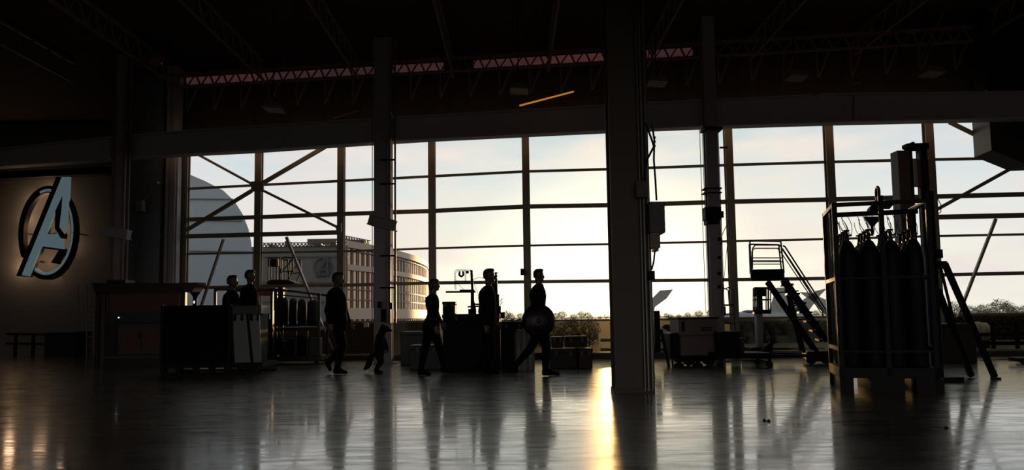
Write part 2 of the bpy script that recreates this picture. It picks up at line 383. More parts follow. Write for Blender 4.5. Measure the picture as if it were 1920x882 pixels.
# ------------------------------------------------------------------ long beam
BO = 1.15
btop = [(0, 281), (240, 255), (480, 238), (620, 229), (1150, 198), (1228, 194), (1560, 178), (1920, 174)]
root = thing('roof_beam', 'long grey steel beam running across the top of the glazed wall', 'beam', onw(960, 256, BO))
web, fla = MB(), MB()
pxs = [-260, 0, 200, 350, 480, 640, 800, 985, 1150, 1330, 1560, 1740, 1920, 2200]
for a, b2 in zip(pxs, pxs[1:]):
    A0, A1 = onw(a, interp(btop, a), BO), onw(a, interp(ftop, a), BO); B0, B1 = onw(b2, interp(btop, b2), BO), onw(b2, interp(ftop, b2), BO)
    n = NW*.02
    web.hexa([A1+n, B1+n, B1-n, A1-n, A0+n, B0+n, B0-n, A0-n])
    for P, Q, s_ in ((A0, B0, -1), (A1, B1, 1)):
        dz = Vector((0, 0, .035*s_)); n = NW*.15
        fla.hexa([P+n, Q+n, Q-n, P-n, P+n+dz, Q+n+dz, Q-n+dz, P-n+dz] if s_ > 0 else [P+n+dz, Q+n+dz, Q-n+dz, P-n+dz, P+n, Q+n, Q-n, P-n])
obj('web', web, STEELB, root); obj('flange', fla, STEELB, root)
m = MB()
for px in (212, 716, 1332, 1600):
    a = onw(px, interp(btop, px), BO); b3 = onw(px, interp(ftop, px), BO); m.bar(b3+NW*.08, a+NW*.08, .02, .12, NW)
obj('stiffener', m, STEELB, root)
# ------------------------------------------------------------------ columns
def hcol(mb, c, w_, d_, z0, z1, tf=.025):
    x, y = c; mb.box((x-w_/2, y-d_/2, z0), (x-w_/2+tf, y+d_/2, z1)); mb.box((x+w_/2-tf, y-d_/2, z0), (x+w_/2, y+d_/2, z1))
    mb.box((x-w_/2+tf, y-.015, z0), (x+w_/2-tf, y+.015, z1)); return mb
CO = BO+.30
def wallcol(name, label, px0, px1, mat_, web_out=True):
    a, b2 = onw(px0, 400, CO), onw(px1, 400, CO); x, y = (a.x+b2.x)/2, (a.y+b2.y)/2; wd = b2.x-a.x
    root = thing(name, label, 'column', (x, y, 0)); m = MB()
    # flanges face the room so the column reads as a broad grey band
    m.box((x-wd/2, y-.11, 0), (x+wd/2, y-.085, HC)); m.box((x-wd/2, y+.085, 0), (x+wd/2, y+.11, HC)); m.box((x-.015, y-.085, 0), (x+.015, y+.085, HC))
    obj('shaft', m, mat_, root)
    obj('base_plate', MB().box((x-wd*.8, y-.2, 0), (x+wd*.8, y+.2, .03)), mat_, root)
    return root, x, y, wd
root, x, y, wd = wallcol('steel_column', 'grey steel column with a stub beam bracket, left of the centre of the glazed wall', 703, 735, STEEL)
m = MB(); p0, p1 = at(691, 412, y-.16), at(742, 424, y-.34)
d_ = (p1-p0)
m.bar(p0, p1, .20, .02); up = Vector((0, 0, .11)); m.bar(p0+up, p1+up, .02, .2); m.bar(p0-up, p1-up, .02, .2)
obj('bracket', m, STEEL, root)
m = MB(); z1 = at(720, 262, y).z
for px, r in ((725, .018), (731, .012), (741, .022), (698, .008)): X = at(px, 400, y-.2).x; m.tube((X, y-.2, .9), (X, y-.2, HC-.05 if px != 725 else z1), r)
obj('conduit', m, mat('light grey conduit', (120, 118, 120), .4, .3), root)
m = MB()
for py in (300, 345, 480, 540): p = at(722, py, y-.2); m.box((p.x-.12, y-.23, p.z-.015), (p.x+.22, y-.17, p.z+.015))
obj('pipe_clamp', m, DARK, root)
m = MB(); A, B = pb(714, 580, 724, 604, y-.3, .12); m.box(A, B); A, B = pb(731, 568, 736, 580, y-.3, .1); m.box(A, B); A, B = pb(708, 566, 714, 578, y-.3, .1); m.box(A, B)
obj('switch_box', m, DARK, root)
root, x, y, wd = wallcol('steel_column', 'slim grey steel column with red cables, behind the generator', 1325, 1349, STEEL)
m = MB()
for px, r in ((1317, .007), (1322, .007), (1352, .008)): X = at(px, 400, y-.15).x; m.tube((X, y-.15, at(px, 585, y).z), (X, y-.15, at(px, 240, y).z), r, n=6)
m.path([at(1352, 470, y-.15), at(1354, 440, y-.15), at(1368, 412, y-.15)], .008, 6); m.path([at(1352, 590, y-.15), at(1354, 560, y-.15), at(1368, 415, y-.15)], .006, 6)
obj('cable', m, mat('dark red cable', (70, 14, 18), .5), root)
m = MB(); A, B = pb(1323, 388, 1352, 412, y-.2, .3); m.box(A, B); A, B = pb(1326, 412, 1349, 420, y-.2, .3); m.box(A, B); A, B = pb(1320, 237, 1355, 243, y-.2, .35); m.box(A, B)
A, B = pb(1350, 396, 1357, 408, y-.2, .1); m.box(A, B)
obj('bracket', m, DARK, root)
m = MB()
for py in (352, 360): A, B = pb(1321, py, 1354, py+2, y-.18, .3); m.box(A, B)
for py in (445, 480, 510, 535): A, B = pb(1347, py, 1352, py+6, y-.18, .1); m.box(A, B)
A, B = pb(1350, 275, 1364, 278, y-.15, .05); m.box(A, B)
obj('pipe_clamp', m, DARK, root)
# left column
root, x, y, wd = wallcol('steel_column', 'grey steel column with a crosshead, between the lit emblem and the grey duct', 213, 237, mat('reddish grey steel', (150, 130, 128), .6, 0, .1, 3))
m = MB(); p0, p1 = at(190, 433, y-.2), at(242, 441, y-.2); m.bar(p0, p1, .17, .2); m.bar(p0+Vector((0, 0, .1)), p1+Vector((0, 0, .1)), .03, .3); m.bar(p0-Vector((0, 0, .1)), p1-Vector((0, 0, .1)), .03, .3)
m.bar(at(221, 475, y-.2), at(236, 448, y-.2), .04, .05); obj('bracket', m, STEEL, root)
m = MB()
for px, r in ((209, .02), (231, .03), (240, .02)): X = at(px, 400, y-.2).x; m.tube((X, y-.2, .5), (X, y-.2, HC-.05), r)
obj('conduit', m, mat('rusty conduit', (112, 92, 88), .5, .2), root)
# ducts
def dbox(m, px0, px1, z0, z1, off0, off1, py=300):
    a, b2 = onw(px0, py, off1).x, onw(px1, py, off1).x
    m.hexa([wX(a, z0, off1), wX(b2, z0, off1), wX(b2, z0, off0), wX(a, z0, off0), wX(a, z1, off1), wX(b2, z1, off1), wX(b2, z1, off0), wX(a, z1, off0)]); return a, b2
root = thing('air_duct', 'tall flat grey air duct rising beside the left column', 'duct', (onw(276, 400, .6).x, 19.4, 0))
m = MB(); dbox(m, 246, 303, .6, HC-.25, .25, .6); obj('duct_body', m, DUCT, root)
for z in (1.9, 3.1, 4.3, 5.75, 6.4, 7.0): m = MB(); dbox(m, 245, 305, z, z+.035, .24, .62); obj('duct_joint', m, DUCT, root)
p = at(296, 343, 19.0); obj('bracket_end', MB().ball(p, .035).tube(p, p+Vector((0, .2, 0)), .02), WHITEM, root)
m = MB(); A, B = pb(253, 376, 266, 396, 18.75, .2); m.box(A, B); A, B = pb(241, 380, 250, 392, 18.75, .2); m.box(A, B)
m.bar(at(266, 377, 18.8), at(297, 352, 18.8), .02, .02); m.bar(at(245, 349, 18.8), at(297, 346, 18.8), .015, .02)
tag(obj('wall_unit', m, WALLM), 'small square grey unit with a dark face fixed to the left air duct', 'junction box')
root = thing('air_duct', 'big brown duct hood hanging behind the beam at the right edge', 'duct', wX(onw(1900, 280, .6).x, 4.9))
a = onw(1869, 260, .95).x; zlo, zch = onw(1869, 282, .95).z, onw(1920, 309, .95).z
m = MB(); xr = a+1.6
prof = [(a, HC-.05), (a, zlo), (a+.66, zch), (xr, zch), (xr, HC-.05)]
m.prism([[wX(X, z, .2) for X, z in prof]], NW*.75); obj('duct_body', m, DUCTR, root)
m = MB()
for z in (5.75, 6.35): m.prism([[wX(X, zz, .18) for X, zz in [(a-.03, z), (xr, z), (xr, z+.04), (a-.03, z+.04)]]], NW*.8)
m.prism([[wX(X, zz, .18) for X, zz in [(a-.03, zlo), (a+.02, zlo), (a+.02, HC-.06), (a-.03, HC-.06)]]], NW*.8)
obj('duct_seam', m, DUCTR, root)
# big foreground column
YC = 10.15
xc0, xc1 = at(1154, 735, YC).x, at(1206, 735, YC).x
root = thing('steel_column', 'broad brown foreground column with electrical boxes on its right side', 'column', ((xc0+xc1)/2, YC+.2, 0))
m = MB(); m.box((xc0, YC, 0), (xc1-.02, YC+.03, HC)).box((xc0, YC+.37, 0), (xc1-.02, YC+.4, HC)).box(((xc0+xc1)/2-.02, YC+.03, 0), ((xc0+xc1)/2+.02, YC+.37, HC))
obj('shaft', m, BRONZE, root)
m = MB(); m.box((xc1-.02, YC+.02, 0), (xc1+.16, YC+.38, HC)); obj('side_channel', m, mat('dark brown channel', (58, 48, 40), .5), root)
m = MB()
for dx, r in ((.03, .016), (.075, .02), (.125, .014)): m.tube((xc1+dx, YC-.012, .02), (xc1+dx, YC-.012, HC-.02), r)
obj('conduit', m, mat('pale conduit', (110, 104, 98), .35, .5), root)
m = MB(); A, B = pb(1154, 728, 1228, 735, YC-.01, .42); m.box((A[0]-.01, YC-.02, 0), (B[0], YC+.42, .05)); obj('base_plate', m, RAW, root)
cb = thing('electrical_panel', 'grey electrical panel box with side buttons on the broad column', 'electrical box', at(1234, 438, YC-.1))
m = MB(); A, B = pb(1217, 378, 1247, 437, YC-.16, .3); m.box(A, B); obj('housing', m, GREYCASE, cb, bevel=.008)
m = MB(); m.box((A[0]+.02, YC-.17, A[2]+.02), (B[0]-.02, YC-.155, B[2]-.02)); obj('door', m, GREYCASE, cb)
for py in (388, 398, 420, 430): p = at(1248, py, YC); obj('button', MB().tube((B[0], YC, p.z), (B[0]+.03, YC, p.z), .014), DARK, cb)
m = MB(); A, B = pb(1193, 342, 1213, 370, YC-.13, .12); m.box(A, B); m.box((A[0], YC-.14, B[2]-.02), (B[0], YC-.01, B[2]+.005))
tag(obj('junction_box', m, GREYCASE), 'small junction box upper left of the electrical panel on the broad column', 'electrical box')
m = MB(); A, B = pb(1219, 439, 1238, 465, YC-.1, .22); m.box(A, B); m.box((A[0]+.05, YC-.08, A[2]-.04), (B[0]-.02, YC+.1, A[2]))
tag(obj('switch_box', m, mat('tan box', (110, 92, 74), .5)), 'small tan switch box right under the electrical panel', 'electrical box')
m = MB(); A, B = pb(1217, 508, 1228, 525, YC-.08, .1); m.box(A, B)
tag(obj('outlet_box', m, DARK), 'little dark outlet box low on the right edge of the broad column', 'electrical box')
Yc = YC-.2
for pts, r, l in [([(1210, 230), (1222, 262), (1226, 275), (1213, 300), (1207, 338)], .014, 'black cable bowing left down to the small junction box on the broad column'),
                  ([(1223, 235), (1226, 258), (1227, 262), (1226, 300), (1229, 340), (1231, 376)], .013, 'black cable dropping straight into the top of the electrical panel'),
                  ([(1228, 468), (1226, 490), (1222, 506)], .012, 'short black cable below the tan switch box')]:
    m = MB().path([at(*p, YC-(.05 if pts[0][0] != 1210 else .16)) for p in pts], r)
    if pts[0][0] == 1223:
        for py in (258, 266, 274): m.ball(at(1227, py, YC-.05), .022, 1)
    tag(obj('power_cable', m, CABLE), l, 'cable', 'cables on the broad column')
# ------------------------------------------------------------------ sway bracing in the window bays
def wbar(m, x0, y0, x1, y1, w_, off=.30, d_=.08): m.bar(onw(x0, y0, off), onw(x1, y1, off), w_, d_, NW)
root = thing('sway_brace', 'X shaped steel wind bracing across the two leftmost window bays', 'brace', onw(483, 440, .3))
m = MB(); wbar(m, 371, 290, 472, 345, .06, .12, .06); wbar(m, 340, 438, 472, 358, .09, .12, .06); wbar(m, 494, 343, 612, 274, .09); wbar(m, 494, 358, 640, 430, .06); obj('diagonal', m, MULL, root)
m = MB(); A = [onw(472, 341, .36), onw(495, 340, .36), onw(495, 359, .36), onw(472, 360, .36)]; m.prism([A], NW*.04)
obj('gusset_plate', m, MULL, root)
obj('gusset_plate', MB().prism([[onw(630, 424, .36), onw(641, 419, .36), onw(641, 436, .36), onw(632, 434, .36)]], NW*.04), MULL, root)
m = MB(); wbar(m, 336, 444, 640, 436, .11, .12, .06); obj('strut', m, MULL, root)
for a in ((537, 445, 623, 657, .055, .42), (419, 449, 372, 590, .04, .35)):
    m = MB(); wbar(m, *a); obj('kicker', m, mat('reddish strut', (150, 120, 118), .35, .4), root)
root = thing('sway_brace', 'steel wind bracing behind the hood at the right end of the glazed wall', 'brace', onw(1900, 405, .3))
m = MB(); wbar(m, 1780, 229, 1925, 300, .09, .13, .05); wbar(m, 1757, 393, 1925, 300, .075, .13, .05); obj('diagonal', m, MULL, root)
m = MB(); wbar(m, 1757, 407.5, 2060, 401, .11, .13, .05); obj('strut', m, MULL, root)
m = MB(); wbar(m, 1867, 411, 1794, 600, .05); obj('kicker', m, MULL, root)
# small fittings on mullions
m = MB(); A, B = pb(976, 504, 984, 516, 18.1, .12); m.box(A, B); 
tag(obj('wall_sensor', m, DARK), 'small dark sensor box on the mullion left of the shield bearer', 'sensor')
m = MB(); A, B = pb(682, 604, 691, 614, onw(686, 609, .1).y, .01); m.box(A, B)
tag(obj('paper_notice', m, WHITEM), 'white paper notice stuck to the low window left of the steel column', 'notice')
# ------------------------------------------------------------------ roof trusses
root = thing('roof_truss', 'long lattice truss in front of the clerestory strip', 'truss', wX(2, 6.3, .55))
m = MB(); m.bar(wX(XA, 7.25, .55), wX(XR-.3, 7.25, .55), .07, .08, NW); m.bar(wX(XA, 6.93, .55), wX(XR-.3, 6.93, .55), .05, .06, NW); obj('chord', m, TRUSS, root)
m = MB(); X = XA; k = 0
while X < XR-1:
    m.bar(wX(X, 6.93, .55), wX(X+.22, 7.25, .55), .028, .03, NW); m.bar(wX(X+.22, 7.25, .55), wX(X+.36, 6.93, .55), .04, .03, NW)
    if k % 2 == 0:
        m.bar(wX(X, 6.93, .55), wX(X, 6.3, .55), .022, .025, NW); m.bar(wX(X+.02, 6.3, .55), wX(X+.28, 6.92, .55), .035, .03, NW)
    X += .36; k += 1
obj('web', m, TRUSS, root)
def joist(X, src=[None]):
    if src[0] is None:
        root = thing('roof_joist', 'dark open web joist running under the roof deck', 'joist', (X, 4, 6.9), 'joists under the roof deck')
        y0, y1 = -3.0, wX(X, 0, .75).y-1.2
        m = MB(); m.bar((X, y0, 7.44), (X, y1, 7.44), .06, .07, (0, 0, 1)); m.bar((X, y0, 6.95), (X, y1, 6.95), .05, .05, (0, 0, 1)); obj('chord', m, TRUSS, root)
        m = MB(); yy = y0; s_ = 0
        while yy < y1-.6:
            m.bar((X, yy, 6.95), (X, yy+.3, 7.44), .025, .025, (1, 0, 0)); m.bar((X, yy+.3, 7.44), (X, yy+.6, 6.95), .025, .025, (1, 0, 0)); yy += .6
        obj('web', m, TRUSS, root); src[0] = root; return
    c = src[0].copy(); COL.objects.link(c); c.location.x = X
    for ch in src[0].children:
        q = ch.copy(); COL.objects.link(q); q.parent = c
for i in range(13): joist(-15.5+i*2.35)
# roof lamps and hanging rods
def lampbox(px, py, Y, label):
    p = at(px, py, Y); root = thing('roof_lamp', label, 'lamp', p)
    m = MB().hexa([p+Vector(v) for v in [(-.17, -.22, -.05), (.2, -.22, -.08), (.2, .22, -.08), (-.17, .22, -.05), (-.12, -.16, .08), (.15, -.16, .05), (.15, .16, .05), (-.12, .16, .08)]])
    obj('housing', m, mat('pale lamp housing', (150, 132, 120), .5), root)
    obj('hanger', MB().tube(p+Vector((0, 0, .05)), (p.x, p.y, HC), .012, n=6), DARK, root)
for px, py, l in [(972, 166, 'unlit roof lamp left of the broad column'), (1491, 142, 'unlit roof lamp above the rolling stairs'), (1745, 134, 'unlit roof lamp near the right duct'),
                  (1230, 152, 'unlit roof lamp just right of the broad column'), (512, 201, 'unlit roof lamp above the leftmost window bays')]: lampbox(px, py, 15.5, l)
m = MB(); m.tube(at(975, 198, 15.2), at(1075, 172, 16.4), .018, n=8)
tag(obj('sunlit_rod', m, mat('rod with painted sunset glow', (200, 120, 30), .5, emit=(190, 125, 40), estr=.8)), 'thin slanting brace rod with a painted amber sunset glow, just left of the broad column', 'lamp')  # brace rod, not a lamp; emission stands in for sunset light on it
for (x0, y0, x1, y1, l) in [(625, 221, 700, 199, 'thin hanging rod left of the grey steel column'), (1522, 180, 1622, 150, 'thin hanging rod above the rolling stairs'), (1695, 175, 1800, -42, 'long slanting rod near the right duct')]:
    m = MB(); m.tube(at(x0, y0, 15.2), at(x1, y1, 16.4 if y1 > 100 else 15.2), .014, n=8); tag(obj('brace_rod', m, mat('tan rod', (150, 112, 80), .4, .3)), l, 'rod')
m = MB(); p = at(290, 117, 18.0); m.lathe(p, [(.02, .16), (.1, .12), (.17, 0), (.15, -.03)], 16); m.tube(p, (p.x, p.y, HC), .012)
tag(obj('bell_lamp', m, YEL), 'yellow bell shaped roof lamp above the left air duct', 'lamp')
# ================================================================== people and the animal
SKIN = mat('skin', (84, 58, 46), .5, 0, .06, 20); HAIR = mat('dark hair', (26, 19, 15), .6, 0, .3, 60); HAIRR = mat('reddish hair', (70, 32, 18), .55, 0, .3, 60)
CLOTH = [mat('black cloth', (12, 11, 11), .9, 0, .2, 30, .1), mat('dark trousers', (14, 13, 13), .9, 0, .2, 30, .1), mat('dark suit', (15, 14, 14), .85, 0, .2, 30, .12), mat('dark brown coat', (24, 18, 14), .85, 0, .2, 30, .1)]
BOOT = mat('black boots', (10, 10, 10), .8, 0, .2, 20, .08)
def bake(name, mb, m, parent, vox=.008, smooth=3):
    bm = mb.bm; bmesh.ops.recalc_face_normals(bm, faces=bm.faces); org = ORG[parent.name]
    for v in bm.verts: v.co -= org
    me = bpy.data.meshes.new('tmp'); bm.to_mesh(me); bm.free(); o = bpy.data.objects.new('tmp', me); COL.objects.link(o)
    r = o.modifiers.new('r', 'REMESH'); r.mode = 'VOXEL'; r.voxel_size = vox; r.use_smooth_shade = True
    k = o.modifiers.new('s', 'SMOOTH'); k.iterations = smooth; k.factor = .5
    dg = bpy.context.evaluated_depsgraph_get(); me2 = bpy.data.meshes.new_from_object(o.evaluated_get(dg))
    bpy.data.objects.remove(o); bpy.data.meshes.remove(me); me2.materials.clear(); me2.materials.append(m); me2.name = name
    for p in me2.polygons: p.use_smooth = True
    q = bpy.data.objects.new(name, me2); COL.objects.link(q); q.parent = parent; ORG[q.name] = org; return q
def loft(mb, rings, n=20):
    """rings: (centre Vector, half along x, half along y) stacked ellipses"""
    R = []
    for c, hx, hy in rings:
        R.append([mb.bm.verts.new(c+Vector((hx*math.cos(2*math.pi*i/n), hy*math.sin(2*math.pi*i/n), 0))) for i in range(n)])
    for A, B in zip(R, R[1:]):
        for i in range(n): mb.bm.faces.new((A[i], A[(i+1) % n], B[(i+1) % n], B[i]))
    mb.bm.faces.new(R[0][::-1]); mb.bm.faces.new(R[-1])
def limb(mb, pts, g=0.0):
    """pts: (Vector, radius): tapered chain with rounded joints"""
    for (a, ra), (b, rb) in zip(pts, pts[1:]): mb.tube(a, b, ra+g, rb+g, n=14)
    for p, r in pts: mb.ball(p, r+g, 2)
HEAD = [(0, .02, .30, .10), (.05, -.10, .37, .17), (.12, -.18, .37, .22), (.17, -.24, .40, .25), (.21, -.28, .37, .27), (.25, -.31, .395, .28), (.30, -.34, .365, .30), (.40, -.38, .36, .32),
        (.49, -.41, .335, .33), (.57, -.42, .375, .33), (.68, -.43, .37, .33), (.80, -.40, .33, .31), (.90, -.31, .25, .25), (.97, -.18, .13, .15), (1.0, -.08, .04, .05)]
def hand(mb, wr, d, fw, side, L=.18, g=0.0):
    """wrist wr, pointing d, palm faces -side; fingers curl towards fw"""
    d = d.normalized(); fw = (fw-d*fw.dot(d)).normalized(); s_ = d.cross(fw).normalized()
    pc = wr+d*L*.28
    for k in (-1.2, -.4, .4, 1.2): limb(mb, [(wr+fw*k*.012, .014+g), (wr+d*L*.52+fw*k*.02, .012+g)])
    for k, ln in zip((-1.5, -.5, .5, 1.5), (.36, .43, .46, .40)):
        p0 = wr+d*L*.52+fw*k*.019; p1 = p0+(d*.9+s_*side*.25)*L*ln*.5; p2 = p1+(d*.7+s_*side*.7)*L*ln*.32; p3 = p2+(d*.4+s_*side*.9)*L*ln*.22
        limb(mb, [(p0, .0105+g), (p1, .0095+g), (p2, .0085+g), (p3, .0075+g)])
    t0 = wr+d*L*.15+fw*.025; t1 = t0+(d*.55+fw*.8)*L*.22; t2 = t1+(d*.95+fw*.2+s_*side*.3)*L*.2
    limb(mb, [(t0, .014+g), (t1, .0115+g), (t2, .0095+g)])
def person(label, foot, group, torso, head, arms, legs, hairstyle='short', mats=None, hairm=None, face=1, coat=False, gloves=None):
    """torso rows: (px centre, py, half width px, half depth m). arms: lists of (px, py, dy, r). legs: hip, knee, ankle, heel, toe"""
    Y = Yb(*foot); s = Y/F
    P = lambda px, py, dy=0: at(px, py, Y)+Vector((0, dy, 0))
    base = P(*foot); base.z = 0
    root = thing('person', label, 'person', base, group)
    mj, mt, mb_ = mats
    def tor(mb, g, rows): loft(mb, [(P(a, b), h*s+g, hd+g) for a, b, h, hd in rows])
    hx, hchin, htop = head; H = (P(hx, htop)-P(hx, hchin)).z; hc = P(hx, hchin)
    def headm(mb, g=0, lo=0):
        loft(mb, [(hc+Vector((face*(f_+b_)/2*H, 0, h*H)), (f_-b_)/2*H+g, w_*H+g) for h, b_, f_, w_ in HEAD if h >= lo], 24)
    body = MB(); g = -.014
    tor(body, g, torso); headm(body)
    limb(body, [(hc+Vector((face*.36*H, 0, .50*H)), .011*H/.23), (hc+Vector((face*.435*H, 0, .345*H)), .013*H/.23)])
    limb(body, [(hc+Vector((face*.36*H, -.03*H, .33*H)), .012*H/.23), (hc+Vector((face*.40*H, 0, .335*H)), .018*H/.23), (hc+Vector((face*.36*H, .03*H, .33*H)), .012*H/.23)])
    for sy in (-1, 1): body.ball(hc+Vector((-face*.03*H, sy*.33*H, .43*H)), .11*H, 2, (.7, .3, 1.1))
    top = torso[-1]
    limb(body, [(P(top[0], top[1]), .055), (hc+Vector((-face*.10*H, 0, .25*H)), .052)])
    for arm in arms:
        pts = [(P(a, b, d), r) for a, b, d, r in arm[:3]]; limb(body, pts, g)
        limb(body, [(P(top[0], top[1]+6), .06), (pts[0][0], pts[0][1]*.9)], g)
        w0 = pts[-1][0]; hd = P(*arm[3])-w0; hand(body, w0, hd, Vector((face, 0, .1)), (1 if arm[0][2] < 0 else -1)*face, L=.17)
    FE = []
    for lg in legs:
        (hx_, hy_, hd_, hr), (kx, ky, kd, kr), (ax, ay, ad, ar), (ex, ey), (tx, ty) = lg
        hip, kn, an = P(hx_, hy_, hd_), P(kx, ky, kd), P(ax, ay, ad); he, to = P(ex, ey, ad), P(tx, ty, ad)
        mid = he.lerp(to, .62)+Vector((0, 0, .012))
        limb(body, [(hip, hr), (kn, kr), (kn.lerp(an, .35), kr*.92), (an, ar)], g); limb(body, [(an, ar), (he, .036), (to, .026)], -.008); FE.append((hip, hr, kn, kr, an, ar, he, mid, to))
    bake('body', body, SKIN, root, .0075)
    j = MB(); tor(j, 0, torso)
    for arm in arms:
        pts = [(P(a, b, d), r) for a, b, d, r in arm[:3]]; pts[2] = (pts[1][0].lerp(pts[2][0], .93), pts[2][1]*.95); limb(j, pts); limb(j, [(P(top[0], top[1]+6), .055), (pts[0][0], pts[0][1]*.95)])
    bake('jacket', j, mj, root, .009)
    tr = MB()
    for hip, hr, kn, kr, an, ar, he, mid, to in FE: limb(tr, [(hip, hr), (kn, kr), (kn.lerp(an, .35), kr*.94), (kn.lerp(an, .9), ar*1.15)])
    h0, h1 = FE[0][0], FE[1][0]; limb(tr, [(h0+Vector((0, 0, .06)), FE[0][1]), (h1+Vector((0, 0, .06)), FE[1][1])])
    bake('trousers', tr, mt, root, .009)
    for hip, hr, kn, kr, an, ar, he, mid, to in FE:
        b = MB(); limb(b, [(kn.lerp(an, .75), ar*1.1), (an, ar*1.05), (he, .042)]); limb(b, [(he, .042), (mid, .040), (to, .032)]); limb(b, [(an, ar), (mid, .036)])
        for dd in (-.018, .018): limb(b, [(mid+Vector((0, dd, -.002)), .036), (to+Vector((0, dd*.8, 0)), .028)])
        lo = min(he.z, to.z)-.042
        bake('boot', b, BOOT, root, .009, 2)
    hm = MB(); k = H
    if hairstyle == 'short':
        loft(hm, [(hc+Vector((face*(f_+b_)/2*k, 0, h*k)), (f_-b_)/2*k, w_*k) for h, b_, f_, w_ in
             [(.30, -.42, -.20, .20), (.42, -.455, -.10, .33), (.58, -.46, -.04, .345), (.68, -.465, .06, .345), (.76, -.455, .26, .34), (.86, -.42, .37, .32), (.95, -.34, .385, .27), (1.02, -.24, .33, .20), (1.05, -.1, .2, .1)]], 24)
    elif hairstyle == 'bob':
        loft(hm, [(hc+Vector((face*(f_+b_)/2*k, 0, h*k)), (f_-b_)/2*k, w_*k) for h, b_, f_, w_ in
             [(.02, -.44, -.20, .22), (.12, -.52, -.12, .34), (.40, -.54, -.02, .39), (.58, -.54, .06, .40), (.74, -.52, .36, .38), (.88, -.46, .38, .36), (.98, -.36, .30, .28), (1.05, -.22, .16, .16)]], 24)
    bake('hair', hm, hairm or HAIR, root, .007, 2)
    for sy in (-1, 1):
        obj('eye', MB().ball(hc+Vector((face*.30*H, sy*.14*H, .50*H)), .052*H, 2), WHITEM, root, True)
    return root, P, Y
WG = 'people walking in single file'
person('last man of the walking file, in a dark jacket, one heel kicked up', (640, 702), WG,
       [(635, 622, 15, .15), (634, 612, 17, .17), (633, 600, 18, .17), (631, 588, 18.5, .16), (631, 575, 19, .16), (631, 562, 19, .17), (630, 552, 17, .19), (630, 545, 12.5, .17), (631, 540, 8, .09)],
       (634.5, 537.5, 511.5),
       [[(628, 552, -.20, .062), (618, 583, -.23, .048), (624, 607, -.22, .034), (627, 619, -.22)], [(634, 552, .20, .062), (643, 584, .22, .048), (652, 606, .20, .034), (656, 619, .20)]],
       [[(637, 620, -.09, .098), (645, 648, -.09, .078), (634, 689, -.09, .05), (631, 697), (651, 698)], [(633, 620, .09, .098), (638, 652, .09, .070), (614, 681, .09, .047), (611, 682), (617, 694)]],
       mats=(CLOTH[0], CLOTH[1], 0))
person('slender woman with short hair and a flared jacket, walking ahead of the furry animal', (800, 704), WG,
       [(808, 622, 16.5, .17), (808, 614, 16.5, .17), (809, 605, 15.5, .165), (811, 597, 13, .145), (812, 587, 10.5, .125), (811, 576, 12.5, .145), (810, 565, 13.5, .16), (810, 558, 12, .15), (812, 552, 6.5, .07)],
       (815, 545.5, 524),
       [[(807, 562, -.165, .048), (807, 590, -.20, .038), (818, 612, -.20, .028), (822, 624, -.20)], [(810, 562, .165, .048), (818, 588, .19, .038), (826, 606, .18, .028), (830, 617, .18)]],
       [[(806, 622, -.08, .098), (797, 656, -.08, .068), (790, 693, -.08, .046), (788, 699.5), (806, 701)], [(813, 622, .08, .098), (824, 655, .08, .068), (832, 690, .08, .046), (829, 694), (846, 698)]],
       'bob', (CLOTH[2], CLOTH[0], 0), HAIRR)
person('dark haired man in front of the tall jagged machine, coat open, walking upright', (920, 702), WG,
       [(914, 622, 15, .16), (915, 610, 16, .17), (915, 600, 15.5, .165), (915, 585, 15.5, .16), (914, 570, 16, .17), (913, 558, 16.5, .19), (913, 548, 15, .19), (914, 541, 11, .14), (916, 536, 7, .07)],
       (917.5, 530.5, 505),
       [[(909, 551, -.20, .06), (902, 585, -.23, .046), (910, 610, -.22, .032), (914, 622, -.22)], [(918, 551, .20, .06), (924, 585, .22, .046), (932, 604, .2, .032), (937, 614, .2)]],
       [[(917, 622, -.09, .095), (921, 655, -.09, .070), (916, 689, -.09, .045), (914, 697), (933, 698)], [(912, 622, .09, .095), (910, 656, .09, .068), (899, 686, .09, .045), (896, 691), (911, 696)]],
       mats=(CLOTH[3], CLOTH[0], 0))
rt, PP, Y4 = person('front man of the walking file, short hair, carrying the round shield on his arm', (1030, 705), WG,
       [(1014, 620, 16, .17), (1012, 607, 16, .17), (1010, 592, 14, .16), (1009, 577, 13.5, .15), (1009, 566, 14.5, .17), (1008.5, 556, 16, .20), (1008, 546, 15, .20), (1009, 539, 11, .15), (1011, 533, 7.5, .08)],
       (1010.5, 528.5, 505.5),
       [[(1005, 549, -.21, .062), (1000, 582, -.22, .048), (1010, 603, -.20, .034), (1016, 613, -.20)], [(1010, 549, .21, .062), (1004, 582, .24, .048), (999, 606, .24, .034), (999, 618, .24)]],
       [[(1018, 622, -.09, .105), (1024, 655, -.09, .078), (1022, 691, -.09, .05), (1020, 700), (1046, 701)], [(1010, 622, .09, .105), (995, 654, .09, .072), (969, 684, .09, .047), (964, 686), (969, 698)]],
       mats=(CLOTH[2], CLOTH[2], 0))
SH = mat('dark round shield', (40, 34, 34), .35, .6, .1, 3)
c = PP(1008.5, 601.5, -.33); Rr = 30.3*Y4/F
root = thing('round_shield', 'large round shield on the arm of the front walking man', 'shield', c-Vector((0, 0, Rr)))
obj('disc', MB().lathe(c, [(.001, -.075), (Rr*.25, -.07), (Rr*.5, -.055), (Rr*.75, -.03), (Rr, .0), (Rr, .012), (Rr*.75, -.02), (Rr*.5, -.045), (.001, -.062)], 48, 'Y'), SH, root, True)
for q, dy in ((.5, -.055), (.76, -.03)): obj('ring_band', MB().torus(c+Vector((0, dy-.002, 0)), Rr*q, .006, (0, 1, 0), 48, 6), SH, root, True)
obj('boss', MB().ball(c+Vector((0, -.07, 0)), .04, 2, (1, .4, 1)), SH, root, True)
